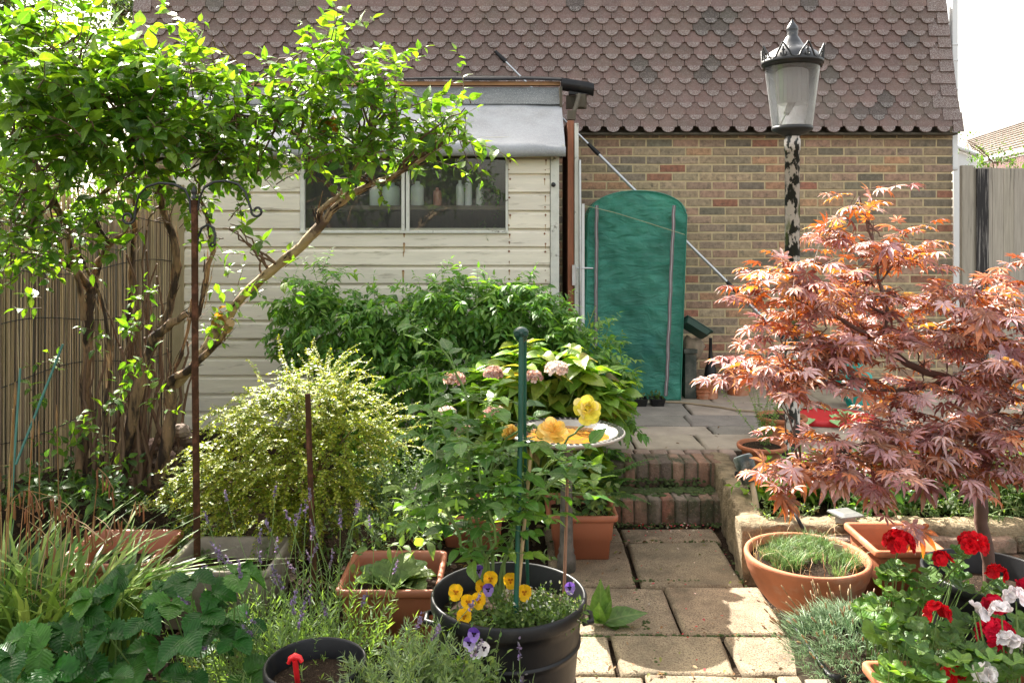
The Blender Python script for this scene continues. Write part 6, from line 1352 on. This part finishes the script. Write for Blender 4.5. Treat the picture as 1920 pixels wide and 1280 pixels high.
# ---------------------------------------------------------------- geraniums
RED = (.70, .008, .018); WHT = (.82, .78, .80)
def geranium(lab, base, leaves, heads, col, nsz=.027):
    e = empty('geranium', base, lab, 'geranium', 'potted geraniums'); tb = MB(); lb = LB()
    for (px, py, rx, ry, d, n) in leaves:
        for _ in range(n):
            p, u_ = blob((px, py, rx, ry, d, .13), .6); q = Vector((base.x * .5 + p.x * .5, base.y * .6 + p.y * .4, base.z)); tb.tube([q, q.lerp(p, .6) + rv(.01), p], [.003, .002, .0015], 4, caps=False)
            dd = Vector((u_.x + U(-.3, .3), u_.y - .5, .05)); lb.add(T_GER, p - dd.normalized() * .02, dd, UP + Vector((u_.x * .3, -.45, 0)) + rv(.25), U(.045, .082), jit(random.choice([(.09, .20, .035), (.13, .26, .045), (.07, .16, .03), (.17, .30, .06)]), .15), 1.0)
    cf = lambda: jit(col, .32, .03)
    for (px, py, d, r_, n) in heads:
        c = P(px, py, d); o = Vector((base.x * .4 + c.x * .6, base.y, max(base.z, c.z - .30))); tb.tube([o, o.lerp(c, .5) + V((0, 0, -.01)), c - V((0, 0, r_ * .5))], [.0032, .0026, .0022], 6)
        floret_head('flower_head', c, r_, cf, e, n, nsz * .8, .8, 5)
    tb.build('stems', M['gtwig'], e); lb.build('foliage', M['leafdark'] if 0 else M['leafsoft'], e)
geranium('tall red geranium blooming against the terracotta planter, left of the maple trunk', V((sx(1690, 2.75), 2.95, .05)), [(1690, 1070, 50, 30, 2.85, 12), (1740, 1110, 60, 35, 2.8, 12), (1660, 1130, 55, 35, 2.75, 16), (1720, 1180, 70, 40, 2.65, 20), (1780, 1060, 60, 30, 2.95, 9), (1840, 1100, 60, 30, 2.85, 10)],
         [(1685, 1019, 2.8, .042, 34), (1825, 1020, 2.75, .036, 26), (1768, 1050, 2.8, .02, 9), (1869, 1075, 2.75, .021, 10), (1737, 1160, 2.6, .0, 0)][:4], RED)
geranium('low bushy geranium in the bottom-edge trough, with a small star-shaped red bloom', V((sx(1690, 2.45), 2.47, .27)), [(1690, 1190, 60, 35, 2.5, 16), (1760, 1230, 70, 40, 2.42, 22), (1670, 1260, 45, 30, 2.42, 10), (1830, 1230, 60, 35, 2.45, 16), (1740, 1270, 70, 20, 2.35, 12)], [(1757, 1152, 2.5, .030, 14), (1788, 1265, 2.35, .02, 7)], RED)
geranium('crimson geranium with one big round head at the lower right edge', V((sx(1890, 2.5), 2.52, .2)), [(1880, 1250, 60, 35, 2.45, 16), (1830, 1170, 60, 30, 2.6, 9), (1900, 1180, 40, 40, 2.6, 8)], [(1868, 1192, 2.48, .046, 40), (1865, 1135, 2.6, .024, 12), (1885, 1220, 2.45, .025, 12), (1925, 1100, 2.7, .02, 8)], (.62, .006, .04))
geranium('white geranium with open clusters among the red ones at the lower right edge', V((sx(1900, 2.35), 2.38, .2)), [(1905, 1260, 40, 25, 2.35, 10), (1830, 1260, 40, 25, 2.35, 8)], [(1905, 1120, 2.45, .022, 9), (1878, 1148, 2.42, .022, 9), (1892, 1205, 2.38, .022, 10), (1846, 1262, 2.3, .02, 8), (1825, 1142, 2.45, .010, 3), (1836, 1152, 2.44, .010, 3), (1915, 1215, 2.36, .02, 8)], WHT)

b = LB(); tb = MB(); cz = V((sx(900), YS + .07, 0))
ci = empty('reflection_leaves', V((sx(920), YS + .1, 1.7)), 'leaf sprays added inside the shed, standing in for greenery reflected in the right pane', 'climber')  # leaves added behind the pane to imitate the garden's reflection in the glass
for px, py in ((930, 310), (915, 330), (935, 350), (905, 345), (925, 375), (938, 400), (890, 320), (910, 410), (930, 420), (870, 315), (850, 320), (920, 360)):
    spray(b, tb, P(px, py, YS + U(.06, .2)), rv() + V((0, 0, -.4)), U(.1, .2), 8, .05, lambda: jit((.10, .22, .05), .3), T_OV, droop=.5, r=.002)
tb.build('stems', M['gtwig'], ci); b.build('foliage', M['leafsoft'], ci)
# ---------------------------------------------------------------- stones, litter, far trees
for i, (px, py, r_) in enumerate(((262, 850, .05), (285, 838, .06), (306, 828, .05), (322, 815, .07), (340, 808, .05), (295, 868, .045), (318, 858, .05), (270, 880, .04), (338, 840, .045), (250, 905, .04), (352, 825, .05))):
    b = MB(); c = P(px, py, 4.75 + U(-.15, .1)); v_ = []; fs = []; n = 9; m_ = 6; sc_ = (U(.8, 1.3), U(.8, 1.2), U(.6, .9)); k1, k2 = U(0, 6), U(0, 6)
    b.loft([[(c.x + r_ * sc_[0] * math.sin(math.pi * (j + .02) / m_) * math.cos(q * 2 * math.pi / n) * (1 + .22 * math.sin(q * 2 + k1) + .13 * math.sin(j * 2.3 + q * 3 + k2)), c.y + r_ * sc_[1] * math.sin(math.pi * (j + .02) / m_) * math.sin(q * 2 * math.pi / n) * (1 + .22 * math.sin(q * 3 + k2 + j)), c.z - r_ * sc_[2] * math.cos(math.pi * j / m_)) for q in range(n)] for j in range(m_ + 1)], True, 0, jit((.8, .66, .58), .35, .1), False)
    tag(b.build('stone', M['rock']), ('reddish stone in the shrub heap, below the two left upper ones', 'left upper reddish stone of the heap under the shrub', 'middle upper stone of the heap under the shrub', 'largest stone, high in the heap under the shrub', 'topmost stone of the heap, against the shed foot', 'middle stone of the heap, in front of the upper row', 'stone in the heap just below the largest one', 'small low stone at the left front of the shrub heap', 'rightmost lower stone of the heap under the shrub', 'lowest small stone, at the very front of the shrub heap', 'far right stone of the heap under the shrub')[i], 'stone', 'stones heaped under the shrub')
lb = LB()
for _ in range(2600):
    r_ = R()
    if r_ < .75: x, y = U(-2.6, .2), U(2.2, 5.2); z = gz(x, y) + .012
    else: x, y = U(1.4, 3.3), U(4.1, 4.9); z = .235
    lb.add(T_OV, (x, y, z + U(0, .015)), rv() * V((1, 1, .2)), UP + rv(.5), U(.02, .05), jit(random.choice([(.20, .11, .05), (.13, .07, .04), (.28, .19, .10), (.09, .06, .04)]), .3))
tag(lb.build('leaf_litter', M['leafsoft']), 'dry brown fallen leaves scattered over the bare soil of the beds', 'leaf litter', None, 'stuff')
lb = LB()
def petal_at(x, y, z): lb.add(T_SM, (x, y, z), rv() * V((1, 1, .1)), UP + rv(.2), U(.008, .018), jit(random.choice([(.55, .02, .03), (.6, .1, .12), (.7, .6, .5)]), .2), 1.4)
for _ in range(90): petal_at(U(.35, 1.15), 4.70 - abs(random.gauss(0, .06)), .012)
for _ in range(60): petal_at(U(.55, 1.2), U(2.6, 4.6), .014)
for _ in range(170):
    x = U(.22, 1.12); y = U(2.6, 4.6) if R() < .5 else random.choice((3.44, 3.89, 4.45, 3.13, 4.66)) + random.gauss(0, .03); lb.add(T_SM, (x, y, .014), rv() * V((1, 1, .1)), UP + rv(.3), U(.008, .03), jit(random.choice([(.25, .15, .07), (.12, .07, .03), (.20, .20, .06)])), .8)
for _ in range(90): lb.add(T_SM, (U(.5, 3.2), U(5.3, 7.2), ZP + .012), rv() * V((1, 1, .1)), UP + rv(.3), U(.01, .035), jit((.2, .12, .06)), .8)
tag(lb.build('fallen_petals', M['petal']), 'tiny red petals and brown leaf bits strewn over the path and patio slabs', 'petals', None, 'stuff')
b = MB()
for _ in range(900):
    k = random.choice((0, 0, 1, 2)); x, y = (U(.2, 1.1), random.choice((3.43, 3.97, 4.47, 3.04)) + U(-.01, .01)) if k == 0 else (random.choice((.57, 1.1)) + U(-.015, .015), U(2.6, 4.66)) if k == 1 else (U(.25, 1.2), 4.7 + U(-.03, .05))
    r_ = U(.003, .011); b.lathe([(r_, 0), (r_ * .6, r_ * .5)], (x, y, -.006), 5, cap1=True)
tag(b.build('joint_moss', M['moss']), 'crumbs of moss and grit packed into the joints of the slab path', 'moss', None, 'stuff')

def far_tree(lab, blobs, trunk, cf, size, nl=9, name='tree', tr=1.0):
    c = P(*trunk); e = empty(name, (c.x, c.y, 0), lab, 'tree', 'trees beyond the garden'); tb = MB(); lb = LB(); top = P(blobs[0][0], blobs[0][1], blobs[0][4])
    br = branch(tb, Vector((c.x, c.y, 0)), top, .18 * tr, .05 * tr, 8, .03); 
    for b in blobs:
        cc = P(b[0], b[1], b[4]); a = min(br, key=lambda q: (q - cc).length)
        for _ in range(3): e2, u_ = blob(b, 1); branch(tb, a, e2, .05 * tr, .015 * tr, 6, .12)
        for _ in range(b[6]):
            p, u_ = blob(b, .5); spray(lb, None, p, u_ * V((1, 1, 1)) + rv(.4), size * U(3, 6), nl, size * U(.7, 1.2), cf, T_SM, droop=.3, ang=.7)
    tb.build('trunk', M['bark'], e); lb.build('crown', M['leafsoft'], e)
far_tree('dark leafy tree behind the garden at the upper left corner', [(20, 40, 60, 60, 13, 1.2, 150), (75, 25, 40, 50, 13, 1, 90), (-60, 100, 80, 90, 13, 1.2, 120), (60, 120, 60, 60, 13.3, 1, 60), (-20, -50, 80, 60, 13, 1, 60)], (0, 300, 13), lambda: jit((.05, .10, .03), .3), .12)
far_tree('greyer green tree behind, between the sky gap and the tiled house', [(225, 30, 50, 50, 12, .8, 130), (200, 70, 45, 35, 12, .8, 70), (250, 100, 50, 50, 12, .8, 60), (235, -30, 60, 40, 12, .8, 60)], (235, 300, 12), lambda: jit((.09, .14, .06), .3), .11)
far_tree('loose green bush peeping over the grey fence beside the white outbuilding', [(1862, 305, 36, 12, 9.5, .4, 40), (1805, 262, 10, 12, 9.5, .2, 8), (1905, 300, 30, 10, 9.5, .3, 25)], (1870, 330, 9.5), lambda: jit((.09, .17, .04), .3), .05, name='bush', tr=.12)
far_tree('sunlit hedge of light leaves behind the reed screen at the left edge', [(20, 320, 110, 80, 6.2, .4, 260), (180, 340, 90, 60, 6.6, .4, 160), (-120, 300, 100, 90, 6, .5, 80), (290, 330, 60, 40, 7, .3, 60)], (40, 500, 6.2), lambda: jit((.14, .24, .04), .3), .06, name='hedge', tr=.2)
